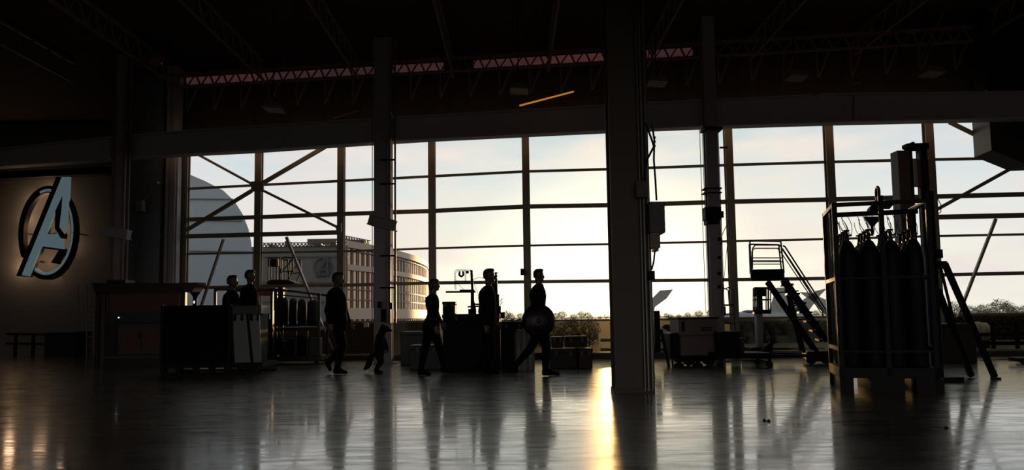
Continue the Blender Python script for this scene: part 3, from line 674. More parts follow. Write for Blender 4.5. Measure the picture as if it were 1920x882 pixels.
obj('strap', MB().bar(c+Vector((-.12, .0, -.02)), c+Vector((-.02, .10, -.03)), .04, .008).bar(c+Vector((-.02, .10, -.03)), c+Vector((.1, .0, -.02)), .04, .008), CABLE, root)
def bystander(label, cx, chin, topy, foot, face, mm):
    d = chin
    person(label, (cx, foot), 'people standing behind the crates',
       [(cx-2, d+90, 14, .16), (cx-2, d+70, 15, .16), (cx-2, d+52, 15.5, .15), (cx-2, d+36, 16.5, .17), (cx-2, d+22, 16.5, .19), (cx-2, d+14, 14, .19), (cx-1, d+7, 9, .12), (cx, d+4, 6, .06)],
       (cx, d, topy),
       [[(cx-3, d+20, -.2, .06), (cx-5, d+52, -.23, .046), (cx+6, d+64, -.2, .032), (cx+14, d+66, -.2)], [(cx-2, d+20, .2, .06), (cx, d+52, .23, .046), (cx+10, d+62, .2, .032), (cx+18, d+62, .2)]],
       [[(cx-1, d+92, -.1, .095), (cx+1, d+125, -.1, .068), (cx-2, foot-11, -.1, .045), (cx-4, foot-5), (cx+12, foot-4)], [(cx-3, d+92, .1, .095), (cx-2, d+125, .1, .068), (cx-6, foot-13, .1, .045), (cx-8, foot-9), (cx+8, foot-8)]],
       mats=(mm, CLOTH[1], 0), face=face)
bystander('dark haired person standing behind the crate cart, the taller of two', 469, 529, 507, 692, 1, CLOTH[0])
bystander('person in dark clothes behind the crate cart, the shorter and left one of two', 436, 540, 517, 689, 1, CLOTH[3])
# animal
Ya = Yb(712, 700); A_ = lambda px, py, dy=0: at(px, py, Ya)+Vector((0, dy, 0)); s_ = Ya/F
b0 = A_(710, 700); b0.z = 0
root = thing('furry_animal', 'small dark furry animal with a bushy tail walking upright behind the woman', 'animal', b0)
m = MB()
loft(m, [(A_(711, 672), 7*s_, .08), (A_(711, 664), 9.5*s_, .12), (A_(711, 652), 9.5*s_, .125), (A_(712, 640), 9.5*s_, .12), (A_(713, 630), 8.5*s_, .10), (A_(715, 624), 6*s_, .07)])
limb(m, [(A_(715, 626), .065), (A_(719, 618), .075)]); m.ball(A_(720, 617), .085, 2, (1.05, .95, .85)); limb(m, [(A_(723, 617), .062), (A_(728, 619), .040), (A_(734, 620.3), .018)])
for sy in (-1, 1):
    limb(m, [(A_(717, 611, sy*.055), .022), (A_(718, 609, sy*.062), .014)])
    limb(m, [(A_(716, 631, sy*.10), .042), (A_(722, 646, sy*.12), .028), (A_(725, 656, sy*.12), .02)])
    for k in (-1, 0, 1): limb(m, [(A_(725, 656, sy*.12+k*.012), .009), (A_(725.5+k*.4, 662, sy*.12+k*.016), .006)])
limb(m, [(A_(712, 668, -.07), .08), (A_(716, 677, -.07), .058), (A_(709, 690, -.07), .040), (A_(706, 697.3, -.07), .034), (A_(712, 697.8, -.07), .028), (A_(718, 698, -.07), .018)])
limb(m, [(A_(710, 668, .07), .08), (A_(713, 678, .07), .058), (A_(707, 688, .07), .040), (A_(703, 695, .07), .034), (A_(708, 697, .07), .028), (A_(714, 697.5, .07), .018)])
limb(m, [(A_(704, 664), .035), (A_(697, 668), .05), (A_(693, 675), .06), (A_(692, 682), .06), (A_(689, 688), .048), (A_(684, 692), .028)])
FUR = mat('dark grey brown fur', (30, 24, 20), .95, 0, .5, 90, .2, .8)
bake('body', m, FUR, root, .007, 2)
obj('nose', MB().ball(A_(735, 620.3), .014, 2), CABLE, root, True)
for sy in (-1, 1): obj('eye', MB().ball(A_(726, 616, sy*.045), .011, 2), CABLE, root, True)
# ================================================================== foreground: rack of gas cylinders
TH = math.radians(16); P0 = fl(1576, 735); x0, y0 = P0.x, P0.y; DR, WR = 1.15, 1.146
AX, AY = Vector((math.cos(TH), -math.sin(TH), 0)), Vector((math.sin(TH), math.cos(TH), 0))
def L(px, py, v=0.0):
    """photo point on the rack's own plane v behind its front, in the rack's own axes"""
    d = ray(px, py); t = (v+(P0-CAM).dot(AY))/d.dot(AY); p = CAM+d*t; return Vector((x0+(p-P0).dot(AX), y0+v, p.z))
def RX(px, v=0.0): return L(px, 600, v).x
def RZ(py, v=0.0, px=1600): return L(px, py, v).z
x1, y1 = x0+WR, y0+DR; zt = RZ(379)
RACK = mat('dark red brown rack steel', (18, 12, 10), .6, 0, .2, 8, .25)
root = thing('cylinder_rack', 'tall open steel rack on fork pockets holding dark gas cylinders', 'rack', P0); root.rotation_euler.z = -TH
tp = .055; h = tp/2
for (x, y) in ((x0, y0), (x1-tp, y0), (x0, y1-tp), (x1-tp, y1-tp)): obj('post', MB().box((x, y, .0), (x+tp, y+tp, zt)), RACK, root)
def rr(name, a, b, w_=.05, d_=.05): obj(name, MB().bar(a, b, w_, d_, (0, 0, 1)), RACK, root)
def V(u, v_, z): return Vector((x0+h+u*(WR-tp), y0+h+v_*(DR-tp), z))
z = zt-.025
rr('top_rail', V(0, 0, z), V(1, 0, z)); rr('top_rail', V(0, 1, z), V(1, 1, z)); rr('top_rail', V(0, 0, z), V(0, 1, z)); rr('top_rail', V(1, 0, z), V(1, 1, z))
for q in (0, 1):
    for py in (522, 655): rr('side_rail', V(q, 0, RZ(py)), V(q, 1, RZ(py)))
rr('middle_rail', V(0, .5, RZ(402, DR/2)), V(1, .5, RZ(402, DR/2)), .05, .06)
for py in (522, 660): rr('restraint_rail', V(0, 0, RZ(py)), V(1, 0, RZ(py)), .02, .03)
xm = RX(1663); obj('post', MB().box((xm-.03, y0, .2), (xm+.03, y0+.05, RZ(366, 0, 1663))), RACK, root)
obj('gusset_plate', MB().prism([[L(1637, 379)-Vector((0, .005, 0)), L(1680, 379)-Vector((0, .005, 0)), L(1668, 392)-Vector((0, .005, 0)), L(1656, 392)-Vector((0, .005, 0))]], (0, .02, 0)), RACK, root)
vl = DR*.42
obj('lifting_plate', MB().prism([[L(1619, 406, vl), L(1656, 406, vl), L(1639, 424, vl), L(1632, 424, vl)]], (0, .03, 0)), RACK, root)
c1 = L(1638, 394, vl); obj('pulley', MB().tube(c1-Vector((0, .12, 0)), c1+Vector((0, .12, 0)), .065, n=20), RACK, root)
c1 = L(1645.5, 363, vl); obj('lifting_ring', MB().torus(c1, .085, .018, (.985, .05, 0), 32, 10), RACK, root, True)
obj('lifting_bar', MB().bar(L(1646, 373, vl), L(1638, 396, vl), .05, .06), RACK, root)
obj('hook_shank', MB().tube(L(1635, 424, vl), L(1636, 440, vl), .02), RACK, root)
zb = RZ(709.5); obj('deck', MB().box((x0, y0, zb), (x1, y1, zb+.13)), RACK, root)
for a, b in ((1576, 1595), (1627, 1690), (1712, 1764)): obj('pallet_foot', MB().box((RX(a), y0, 0), (RX(b), y1, zb)), RACK, root)
zc = zb+.13
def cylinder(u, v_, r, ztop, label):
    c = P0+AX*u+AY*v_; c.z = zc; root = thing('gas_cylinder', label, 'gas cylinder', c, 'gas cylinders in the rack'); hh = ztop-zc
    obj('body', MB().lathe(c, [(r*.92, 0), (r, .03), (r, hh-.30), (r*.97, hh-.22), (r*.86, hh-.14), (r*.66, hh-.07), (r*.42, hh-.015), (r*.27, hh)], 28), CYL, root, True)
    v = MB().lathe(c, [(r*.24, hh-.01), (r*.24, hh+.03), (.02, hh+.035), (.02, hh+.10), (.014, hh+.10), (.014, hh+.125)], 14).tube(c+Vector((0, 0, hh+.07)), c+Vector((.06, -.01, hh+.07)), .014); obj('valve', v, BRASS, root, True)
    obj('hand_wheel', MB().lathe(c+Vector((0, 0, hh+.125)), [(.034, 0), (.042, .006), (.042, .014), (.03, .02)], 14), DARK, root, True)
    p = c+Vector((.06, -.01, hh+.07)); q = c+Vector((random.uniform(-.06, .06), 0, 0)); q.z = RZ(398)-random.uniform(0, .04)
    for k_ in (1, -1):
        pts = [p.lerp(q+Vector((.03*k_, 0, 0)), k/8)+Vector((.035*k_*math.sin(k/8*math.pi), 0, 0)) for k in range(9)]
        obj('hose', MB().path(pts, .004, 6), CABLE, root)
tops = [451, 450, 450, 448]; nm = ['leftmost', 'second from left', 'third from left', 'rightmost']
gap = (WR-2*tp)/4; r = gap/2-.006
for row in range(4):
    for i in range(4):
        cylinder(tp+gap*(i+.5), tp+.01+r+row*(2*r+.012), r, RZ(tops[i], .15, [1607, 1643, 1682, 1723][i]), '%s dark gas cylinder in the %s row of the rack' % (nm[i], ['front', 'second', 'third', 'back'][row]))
# ------------------------------------------------------------------ material lift behind the rack
YL = 11.45
LIFT = mat('brown lift steel', (70, 48, 34), .5, .1, .15, 4)
root = thing('material_lift', 'tall brown mast lift with slanting support legs behind the cylinder rack', 'lift', (at(1735, 600, YL).x, YL, 0))
A, B = pb(1694, 282, 1716, 700, YL, .22); obj('mast', MB().box((A[0], A[1], 0), B), LIFT, root)
m = MB(); A, B = pb(1716, 280, 1722, 700, YL+.05, .12); m.box((A[0], A[1], 0), B); obj('mast_rail', m, DARK, root)
m = MB(); a = [at(*p, YL) for p in [(1701, 269), (1742, 268), (1742, 279), (1709, 280), (1701, 275)]]; m.prism([a], (0, .16, 0)); A, B = pb(1711, 266, 1715, 270, YL, .1); m.box(A, B); obj('head_beam', m, DARK, root)
A, B = pb(1738, 268, 1750, 700, YL, .15); obj('rear_mast', MB().box((A[0], A[1], 0), B), DARK, root)
m = MB(); A, B = pb(1720, 299, 1742, 345, YL+.02, .12); m.box(A, B); A, B = pb(1724, 287, 1732, 300, YL+.04, .08); m.box(A, B); A, B = pb(1722, 343, 1743, 348, YL, .15); m.box(A, B); obj('winch_carriage', m, LIFT, root)
m = MB(); A, B = pb(1729, 348, 1735, 470, YL+.03, .05); m.box(A, B); obj('lift_screw', m, LIFT, root)
for px in (1726, 1741): obj('wire', MB().tube(at(px, 280, YL+.05), at(px, 300 if px == 1741 else 290, YL+.05), .004, n=5), DARK, root)
obj('wire', MB().tube(at(1727, 348, YL+.02), at(1724, 372, YL+.02), .004, n=5), DARK, root)
A, B = pb(1752, 358, 1761, 735, YL-.4, .09); obj('post', MB().box((A[0], A[1], 0), B), DARK, root)
m = MB(); A, B = pb(1757, 468, 1768, 484, YL-.42, .1); m.box(A, B); A, B = pb(1757, 490, 1776, 504, YL-.45, .12); m.box(A, B); obj('leg_hinge', m, DARK, root)
for pts in (((1771, 494), (1865, 708)), ((1759, 545), (1821, 706))):
    p = at(*pts[0], YL-.4); q = fl(pts[1][0], pts[1][1]+3); q.z = .03
    obj('support_leg', MB().bar(p, q, .075, .06), DARK, root)
p = fl(1867, 712); obj('foot', MB().box((p.x-.05, p.y-.05, 0), (p.x+.05, p.y+.05, .03)), RAW, root)
obj('brace', MB().bar(at(1763, 500, YL-.4), at(1795, 630, YL-.35), .03, .03), DARK, root)
obj('lift_base', MB().box((at(1694, 600, YL).x, YL-.5, .0), (at(1765, 600, YL).x, YL+.4, .07)), DARK, root)
obj('hose', MB().path([at(x, y, YL-.45) for x, y in [(1758, 372), (1764, 384), (1764, 398), (1758, 402)]], .006), DARK, root)
# ------------------------------------------------------------------ rolling stairs
YS = 15.2
PX = lambda px, py, d=0.0, Y=YS: at(px, py, Y)+Vector((.29*d, d, 0))
def skew(A, B, k): d = B[1]-A[1]; return MB().hexa([(A[0], A[1], A[2]), (B[0], A[1], A[2]), (B[0]+k*d, B[1], A[2]), (A[0]+k*d, B[1], A[2]), (A[0], A[1], B[2]), (B[0], A[1], B[2]), (B[0]+k*d, B[1], B[2]), (A[0]+k*d, B[1], B[2])])
root = thing('rolling_stairs', 'wheeled access stairs with a railed platform, stairs going down to the right', 'stairs', (PX(1470, 600).x, YS+.4, 0))
STR = mat('dark red stair frame', (48, 22, 20), .45, .2, .15, 8)
A, B = pb(1408, 505, 1471, 526, YS, .75); obj('platform', skew((A[0], A[1], A[2]+.02), B, .29), DARK, root, bevel=.02)
for d in (0, .75):
    obj('guard_rail', MB().path([PX(1408, 510, d), PX(1406, 452, d), PX(1464, 453, d), PX(1470, 512, d)], .016), STR, root)
    obj('guard_rail', MB().path([PX(1411, 505, d), PX(1411, 466, d), PX(1416, 460, d), PX(1462, 460, d), PX(1466, 466, d)], .012), STR, root)
    for py in (484, 491): obj('guard_rail', MB().tube(PX(1410, py, d), PX(1467, py, d), .011), STR, root)
    obj('hand_rail', MB().path([PX(1468, 461, d), PX(1472, 463, d), PX(1550, 584, d), PX(1551, 594, d)], .016), STR, root)
    obj('hand_rail', MB().path([PX(1467, 466, d), PX(1520, 545, d), PX(1548, 588, d)], .011), STR, root)
    obj('stringer', MB().bar(PX(1471, 523, d), PX(1551, 640, d), .09, .04), DARK, root)
    obj('brace_leg', MB().bar(PX(1440, 527, d), PX(1532, 660, d), .075, .04), DARK, root)
    obj('brace_leg', MB().bar(PX(1478, 540, d), PX(1508, 662, d), .05, .04), DARK, root)
for k in range(7):
    a = PX(1474+k*11.8, 534+k*17.5, 0); obj('tread', skew((a.x-.10, YS, a.z-.015), (a.x+.15, YS+.75, a.z+.02), .29), DARK, root)
for k in range(3):
    a = PX(1462+k*8, 548+k*27, .37); obj('cross_bar', MB().bar(a, a+Vector((.4, 0, .03)), .025, .025), STR, root)
m = MB(); A, B = pb(1512, 660, 1556, 683, YS-.1, 1.0); m = skew((A[0], A[1], .06), B, .29); obj('base', m, DARK, root, bevel=.03)
m = MB(); m.box((PX(1440, 660).x, YS, .14), (PX(1515, 660).x, YS+.05, .2)); m.box((PX(1440, 660).x, YS+.7, .14), (PX(1515, 660).x, YS+.75, .2)); m.box((PX(1440, 660).x, YS+.05, .14), (PX(1440, 660).x+.06, YS+.7, .2)); obj('base_frame', m, DARK, root)
for px in (1520, 1548): obj('wheel', MB().tube((PX(px, 680).x, YS-.06, .09), (PX(px, 680).x, YS+.0, .09), .09, n=16), RUBBER, root)
# ------------------------------------------------------------------ mast lift with basket, cart, hoop ladder
YM = 16.4
Q = lambda px, py, d=0.0, Y=YM: at(px, py, Y)+Vector((.26*d, d, 0))
root = thing('personnel_lift', 'small mast lift with a railed basket standing left of the rolling stairs', 'lift', (Q(1430, 600).x, YM, 0))
m = MB(); A, B = pb(1420, 575, 1431, 668, YM+.2, .18); m.box((A[0], A[1], 0.1), B); obj('mast', m, STEEL, root)
A, B = pb(1414, 585, 1446, 589, YM, .6); m = skew(A, B, .26); obj('basket_floor', m, DARK, root)
for px in (1415, 1419, 1440, 1445):
    for d in (.0, .6): obj('basket_post', MB().tube(Q(px, 586, d), Q(px, 540, d), .013, n=8), STR, root)
for py in (540, 562, 583):
    for d in (.0, .6): obj('basket_rail', MB().tube(Q(1414, py, d), Q(1446, py, d), .013 if py != 583 else .02, n=8), STR, root)
m = MB(); A, B = pb(1416, 542, 1437, 556, YM+.05, .15); m.box(A, B); A, B = pb(1422, 556, 1430, 584, YM+.1, .12); m.box(A, B); obj('control_box', m, DARK, root)
m = MB(); A, B = pb(1410, 652, 1450, 668, YM, .8); m.box((A[0], A[1], .05), B); obj('base', m, DARK, root, bevel=.02)
obj('outrigger', MB().bar(Q(1424, 664, -.05), Q(1450, 640, -.05), .08, .1), DARK, root)
# trolley (flat bed) with casters
YT = 14.5
q = lambda px, py, d=0.0: at(px, py, YT)+Vector((0, d, 0))
root = thing('flat_trolley', 'low long flat trolley on casters in front of the mast lift', 'trolley', (q(1400, 660).x, YT+.4, 0))
z = q(1400, 668).z
m = MB().box((q(1348, 660).x, YT, z-.04), (q(1448, 660).x, YT+.8, z+.05)); obj('deck', m, DARK, root)
for px in (1352, 1444):
    for d in (.05, .75):
        c = q(px, 686, d); c.z = .06; obj('caster', MB().tube(c+Vector((0, -.02, 0)), c+Vector((0, .02, 0)), .06, n=16).box((c.x-.03, c.y-.035, .06), (c.x+.03, c.y-.022, z-.04)), RUBBER, root)
m = MB().path([q(1444, 664), q(1447, 632), q(1440, 618)], .018); obj('push_handle', m, DARK, root)
m = MB(); A, B = pb(1352, 622, 1389, 664, YT+.15, .5); m.box((A[0], A[1], z+.05), B); A, B = pb(1350, 640, 1360, 652, YT+.1, .1); m.box(A, B)
tag(obj('equipment_box', m, DARK, bevel=.02), 'dark square equipment box on the left end of the flat trolley', 'box')
m = MB(); A, B = pb(1389, 634, 1396, 664, YT+.25, .4); m.box((A[0], A[1], z+.05), B)
tag(obj('equipment_box', m, RAW, bevel=.01), 'narrow dark case against the right side of the square equipment box', 'box')
YH = 16.6; hq = lambda px, py, d=0.0: at(px, py, YH)+Vector((0, d, 0))
root = thing('hoop_ladder', 'small ladder with a hooped safety rail behind the slim column with red cables', 'ladder', (hq(1366, 600).x, YH, 0))
for px, px2 in ((1355, 1352), (1376, 1381)):
    a = hq(px, 570); b2 = hq(px2, 660); b2.z = 0; obj('side_rail', MB().tube(a, b2, .014), STR, root)
obj('hoop', MB().path([hq(1354, 572), hq(1353, 552), hq(1358, 542), hq(1368, 539), hq(1376, 543), hq(1378, 570)], .011), STR, root)
obj('hoop', MB().path([hq(1354, 572, .45), hq(1353, 552, .45), hq(1358, 542, .45), hq(1368, 539, .45), hq(1376, 543, .45), hq(1378, 570, .45)], .011), STR, root)
A, B = pb(1352, 571, 1377, 574, YH, .45); obj('platform', MB().box(A, B), DARK, root)
for k in range(3): obj('rung', MB().tube(hq(1354, 590+k*17), hq(1379, 590+k*17), .012), STR, root)
A, B = pb(1354, 575, 1361, 592, YH-.1, .1); obj('control_box', MB().box(A, B), DARK, root)
# generator
YG = 15.3
root = thing('generator', 'boxy wheeled ground power unit with a control panel, right of the broad column', 'generator', (at(1305, 650, YG).x, YG+.5, 0))
GEN = mat('brownish generator housing', (112, 92, 88), .55, 0, .12, 3)
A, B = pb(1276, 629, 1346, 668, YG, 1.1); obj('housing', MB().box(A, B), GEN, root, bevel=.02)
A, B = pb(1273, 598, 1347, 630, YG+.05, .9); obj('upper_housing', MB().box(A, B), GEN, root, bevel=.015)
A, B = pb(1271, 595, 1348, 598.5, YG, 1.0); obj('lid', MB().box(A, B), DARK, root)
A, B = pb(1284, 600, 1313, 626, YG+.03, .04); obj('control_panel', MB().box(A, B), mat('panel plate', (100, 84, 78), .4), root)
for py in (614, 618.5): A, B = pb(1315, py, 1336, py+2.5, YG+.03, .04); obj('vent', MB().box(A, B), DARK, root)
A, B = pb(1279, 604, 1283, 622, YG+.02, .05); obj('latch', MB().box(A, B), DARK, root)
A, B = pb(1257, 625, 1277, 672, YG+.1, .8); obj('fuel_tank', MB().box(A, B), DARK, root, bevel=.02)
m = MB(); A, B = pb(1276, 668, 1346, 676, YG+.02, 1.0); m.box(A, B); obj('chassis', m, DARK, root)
for px in (1293, 1330):
    for d in (.02, .92): c = at(px, 676, YG)+Vector((0, d, 0)); c.z = .115; obj('wheel', MB().tube(c, c+Vector((0, .14, 0)), .115, n=20), RUBBER, root)
obj('leg', MB().bar(at(1261, 672, YG+.1), Vector((at(1261, 680, YG+.1).x, YG+.1, 0)), .03, .03), DARK, root)
# A-stand right of the column
YA = 15.2; v = lambda px, py, d=0.0: at(px, py, YA)+Vector((0, d, 0))
root = thing('trestle_stand', 'narrow dark stand with a slanting leg, just right of the broad column', 'stand', (v(1236, 680).x, YA, 0))
A, B = pb(1228, 583, 1238, 662, YA, .12); obj('upright', MB().box(A, B), DARK, root)
for px, e_ in ((1240, 1254), (1232, 1222)): a = v(px if px > 1235 else 1234, 622); b2 = v(e_, 684); b2.z = .0; obj('leg', MB().bar(a, b2, .05, .05), DARK, root)
A, B = pb(1230, 618, 1243, 624, YA-.05, .1); obj('cross_arm', MB().box(A, B), DARK, root)
# ------------------------------------------------------------------ right: crates, dolly
YX = 14.9
def crate(name, x0_, y0_, x1_, Y, d, m_, label, z0=None, y1_=None, group=None, lid=True, handle=False, bev=.012):
    A, B = pb(x0_, y0_, x1_, y1_ or 690, Y, d); zb_ = 0.0 if z0 is None else z0
    root = thing(name, label, 'crate' if 'crate' in name else 'case', ((A[0]+B[0])/2, Y+d/2, zb_), group)
    hgt = B[2]-zb_; lz = B[2]-min(.08, hgt*.25)
    obj('body', MB().box((A[0]+.01, Y+.01, zb_), (B[0]-.01, Y+d-.01, lz)), m_, root, bevel=bev)
    obj('lid', MB().box((A[0], Y, lz), (B[0], Y+d, B[2])), m_, root, bevel=bev)
    w_ = B[0]-A[0]
    for k in (.25, .75): x = A[0]+w_*k; obj('latch', MB().box((x-.025, Y-.012, lz-.05), (x+.025, Y, lz+.03)), RAW, root)
    if handle: zz = B[2]; obj('handle', MB().path([(A[0]+w_*.35, Y+d/2, zz), (A[0]+w_*.38, Y+d/2, zz+.035), (A[0]+w_*.66, Y+d/2, zz+.035), (A[0]+w_*.69, Y+d/2, zz)], .01), DARK, root)
    return root, A, B
crate('storage_crate', 1768, 607, 1833, YX, .8, CRATEB, 'brown storage crate between the cylinder rack and the slanting lift legs')
p = at(1798, 606, YX+.3); tag(obj('hose_coil', MB().torus(p+Vector((0, 0, .03)), .07, .035, (.2, 1, .3), 24, 8), CABLE), 'dark coil of hose on the right crate behind the lift legs', 'hose')
root = thing('low_dolly', 'low dark dolly on the floor at the right edge', 'dolly', fl(1915, 684))
c = fl(1915, 683); obj('frame', MB().box((c.x-.12, c.y-.15, .05), (c.x+.55, c.y+.2, .12)), DARK, root, bevel=.01)
for dx in (-.06, .45): obj('wheel', MB().tube((c.x+dx, c.y-.17, .05), (c.x+dx, c.y-.13, .05), .05, n=14), RUBBER, root)
m = MB().path([fl(1838, 676, .12), fl(1870, 675, .12), fl(1930, 674, .12)], .008); tag(obj('guide_rope', m, DARK), 'thin dark rope stretched low above the floor at the right', 'rope')
# ------------------------------------------------------------------ centre crates and machines
YQ = 15.0
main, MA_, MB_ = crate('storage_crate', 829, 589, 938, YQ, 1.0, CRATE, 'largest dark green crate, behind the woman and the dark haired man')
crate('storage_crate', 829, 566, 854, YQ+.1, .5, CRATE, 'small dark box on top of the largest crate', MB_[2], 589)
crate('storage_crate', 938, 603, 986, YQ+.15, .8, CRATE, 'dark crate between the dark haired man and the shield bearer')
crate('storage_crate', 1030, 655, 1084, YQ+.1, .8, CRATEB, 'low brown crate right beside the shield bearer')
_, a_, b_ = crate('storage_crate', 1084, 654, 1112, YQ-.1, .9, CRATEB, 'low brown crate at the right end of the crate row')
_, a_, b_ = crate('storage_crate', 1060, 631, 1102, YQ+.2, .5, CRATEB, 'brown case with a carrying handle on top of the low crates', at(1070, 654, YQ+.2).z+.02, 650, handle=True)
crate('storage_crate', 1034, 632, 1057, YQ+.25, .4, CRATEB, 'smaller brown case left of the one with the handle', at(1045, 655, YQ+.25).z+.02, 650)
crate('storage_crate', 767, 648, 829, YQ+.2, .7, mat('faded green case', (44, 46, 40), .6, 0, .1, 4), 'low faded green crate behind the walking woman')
_, a_, b_ = crate('storage_crate', 750, 622, 796, YQ+1.8, .6, GREYCASE, 'grey case with a pale edge, left of the walking woman')
for i, px in enumerate((973, 984, 995)):
    p = at(px, 690, YQ-.3); c = Vector((p.x, YQ+ -.45, 0)); r0 = .075; zt_ = at(px, 618-i*2, YQ-.45).z
    root = thing('canister', ['pale canister partly behind the shield, left one of three', 'pale canister partly behind the shield, middle one of three', 'pale canister partly behind the shield, right one of three'][i], 'canister', c, 'canisters behind the shield bearer')
    obj('body', MB().lathe(c, [(r0*.9, 0), (r0, .03), (r0, zt_-.06), (r0*.5, zt_-.01), (r0*.4, zt_)], 20), mat('pale canister paint', (120, 116, 110), .4), root, True)
    obj('valve', MB().lathe(c+Vector((0, 0, zt_)), [(.02, 0), (.02, .06), (.03, .06), (.03, .08)], 10), DARK, root)
# drill-like machine on the big crate
zt0 = MB_[2]; YD = YQ+.5; g_ = lambda px, py, d=0.0: at(px, py, YD)+Vector((0, d, 0))
root = thing('jib_crane', 'spindly bench crane with side arms and a wire cage, standing on the largest crate', 'machine', (g_(886, 588).x, YD, zt0))
m = MB(); a = g_(886, 588); m.box((a.x-.08, YD-.08, zt0), (a.x+.08, YD+.08, zt0+.10)).bar((a.x, YD, zt0+.1), g_(886, 548), .07, .07).bar(g_(886, 548), g_(884, 507), .05, .05)
m.bar(g_(892, 585), g_(884, 548), .04, .04); obj('mast', m, DARK, root)
obj('arm', MB().bar(g_(836, 548), g_(892, 547.5), .035, .06).bar(g_(862, 545), g_(890, 545), .035, .07), DARK, root)
obj('arm', MB().bar(g_(877, 576), g_(905, 574), .03, .06).bar(g_(884, 571), g_(905, 571), .03, .06), DARK, root)
for d in (0, .3):
    obj('wire_cage', MB().path([g_(853, 543, d), g_(852, 511, d), g_(856, 506, d), g_(883, 507, d), g_(884, 527, d), g_(853, 527, d)], .005, 5), DARK, root)
    obj('wire_cage', MB().path([g_(872, 507, d), g_(872, 527, d)], .005, 5), DARK, root)
obj('wire', MB().tube(g_(853, 528), g_(873, 546), .004, n=5), DARK, root); obj('wire', MB().path([g_(887, 525), g_(895, 521), g_(908, 522)], .005, 5), DARK, root); obj('wire', MB().tube(g_(888, 530), g_(898, 556), .004, n=5), DARK, root)
obj('hook', MB().path([g_(862, 509), g_(861, 516), g_(865, 519), g_(869, 516), g_(868, 509)], .02), DARK, root)
obj('clamp', MB().box(tuple(g_(874, 513)), tuple(g_(879, 508, .06))), DARK, root)
# tall jagged machine behind man 3
YJ = 16.15; j_ = lambda px, py, d=0.0: at(px, py, YJ)+Vector((0, d, 0))
root = thing('jagged_tower', 'tall narrow toothed machine column rising behind the dark haired man', 'machine', (j_(934, 600).x, YJ, 0))
for a in ((922, 532, 934, 700, 0), (928, 512, 932, 535, .02), (933, 552, 937, 700, .03), (936, 574, 940, 700, .0)):
    A, B = pb(a[0], a[1], a[2], a[3], YJ+a[4], .3); obj('column_section', MB().box((A[0], A[1], 0 if a[3] == 700 else A[2]), B), DARK, root)
for py in (511, 517, 523): A, B = pb(927, py, 933, py+2, YJ-.01, .05); obj('tooth', MB().box(A, B), DARK, root)
m = MB(); A, B = pb(934, 586, 947, 597, YJ-.2, .25); m.box(A, B); obj('motor_box', m, DARK, root)
for i in range(2): obj('lever', MB().tube(j_(938, 572-i*6), j_(942, 566-i*6), .008), DARK, root)
m = MB()
for k in range(7): a = at(945+k*6+random.uniform(-2, 2), 603-random.uniform(0, 2), YQ+.5); b2 = a+Vector((random.uniform(.08, .2), random.uniform(-.1, .1), random.uniform(.02, .08))); m.tube(a, b2, .008, n=5)
root = tag(obj('cable_tangle', m, CABLE), 'tangle of black rods and cables on the crate left of the shield bearer', 'cables', kind='stuff')
# ------------------------------------------------------------------ left: crate cart, leaning panels, cabinet, cage
YK = fl(380, 702).y
root = thing('crate_cart', 'big black crate cart on a slatted pallet at the left', 'cart', (at(370, 640, YK).x, YK+.4, 0))
A, B = pb(304, 573, 432, 682, YK, .95); obj('crate', MB().box(A, B), mat('black crate board', (13, 10, 9), .8, 0, .2, 6, .1), root, bevel=.01)
A2, B2 = pb(302, 682, 492, 690, YK, .95); obj('pallet_deck', MB().box(A2, (B2[0], B2[1], A[2])), DARK, root)
A3, B3 = pb(302, 697, 492, 702, YK, .95); obj('pallet_runner', MB().box((A3[0], YK, 0), (B3[0], YK+.1, .035)), DARK, root); obj('pallet_runner', MB().box((A3[0], YK+.85, 0), (B3[0], YK+.95, .035)), DARK, root)
for px in (304, 334, 365, 395, 424, 448, 476): X = at(px, 694, YK).x; obj('pallet_block', MB().box((X-.05, YK+.005, .035), (X+.05, YK+.12, A2[2])), DARK, root)
for px in (303, 431): X = at(px, 640, YK).x; obj('corner_batten', MB().box((X-.025, YK-.02, A[2]), (X+.025, YK, B[2]+.01)), DARK, root)
zd = A[2]
PAN = mat('grey sheet panel', (42, 46, 46), .35, .1, .12, 3)
for i, (p0, p1, p2, p3) in enumerate([((433, 590), (462, 590), (470, 681), (438, 681)), ((463, 590), (486, 590), (490, 681), (472, 681))]):
    m = MB().prism([[at(*p, YK+.05+.02*i) for p in (p0, p1, p2, p3)]], (0, .03, 0))
    r2 = thing('sheet_panel', ['wider grey sheet panel leaning beside the black crate', 'narrow grey sheet panel at the right end of the crate cart'][i], 'panel', at(p3[0]+10, 681, YK+.06))
    obj('sheet', m, PAN, r2); m = MB().bar(at(*p0, YK+.04), at(*p3, YK+.04), .03, .03); obj('edge_strip', m, DARK, r2)
    for k in (0, 1): a = at(p0[0]+7+k*13, 592, YK+.03); obj('clip', MB().box((a.x-.02, a.y, a.z-.10), (a.x+.02, a.y+.02, a.z+.06)), DARK, r2)
m = MB(); A, B = pb(433, 573, 489, 590, YK+.02, .6); m.box(A, B)
tag(obj('tool_box', m, mat('dim grey tool box', (34, 34, 33), .5), bevel=.01), 'long grey box lying along the top behind the two leaning panels', 'box')
m = MB(); A, B = pb(436, 590, 487, 682, YK+.3, .5); m.box((A[0], A[1], zd), B); tag(obj('storage_crate', m, DARK, bevel=.01), 'dark crate hidden behind the leaning grey panels', 'crate')
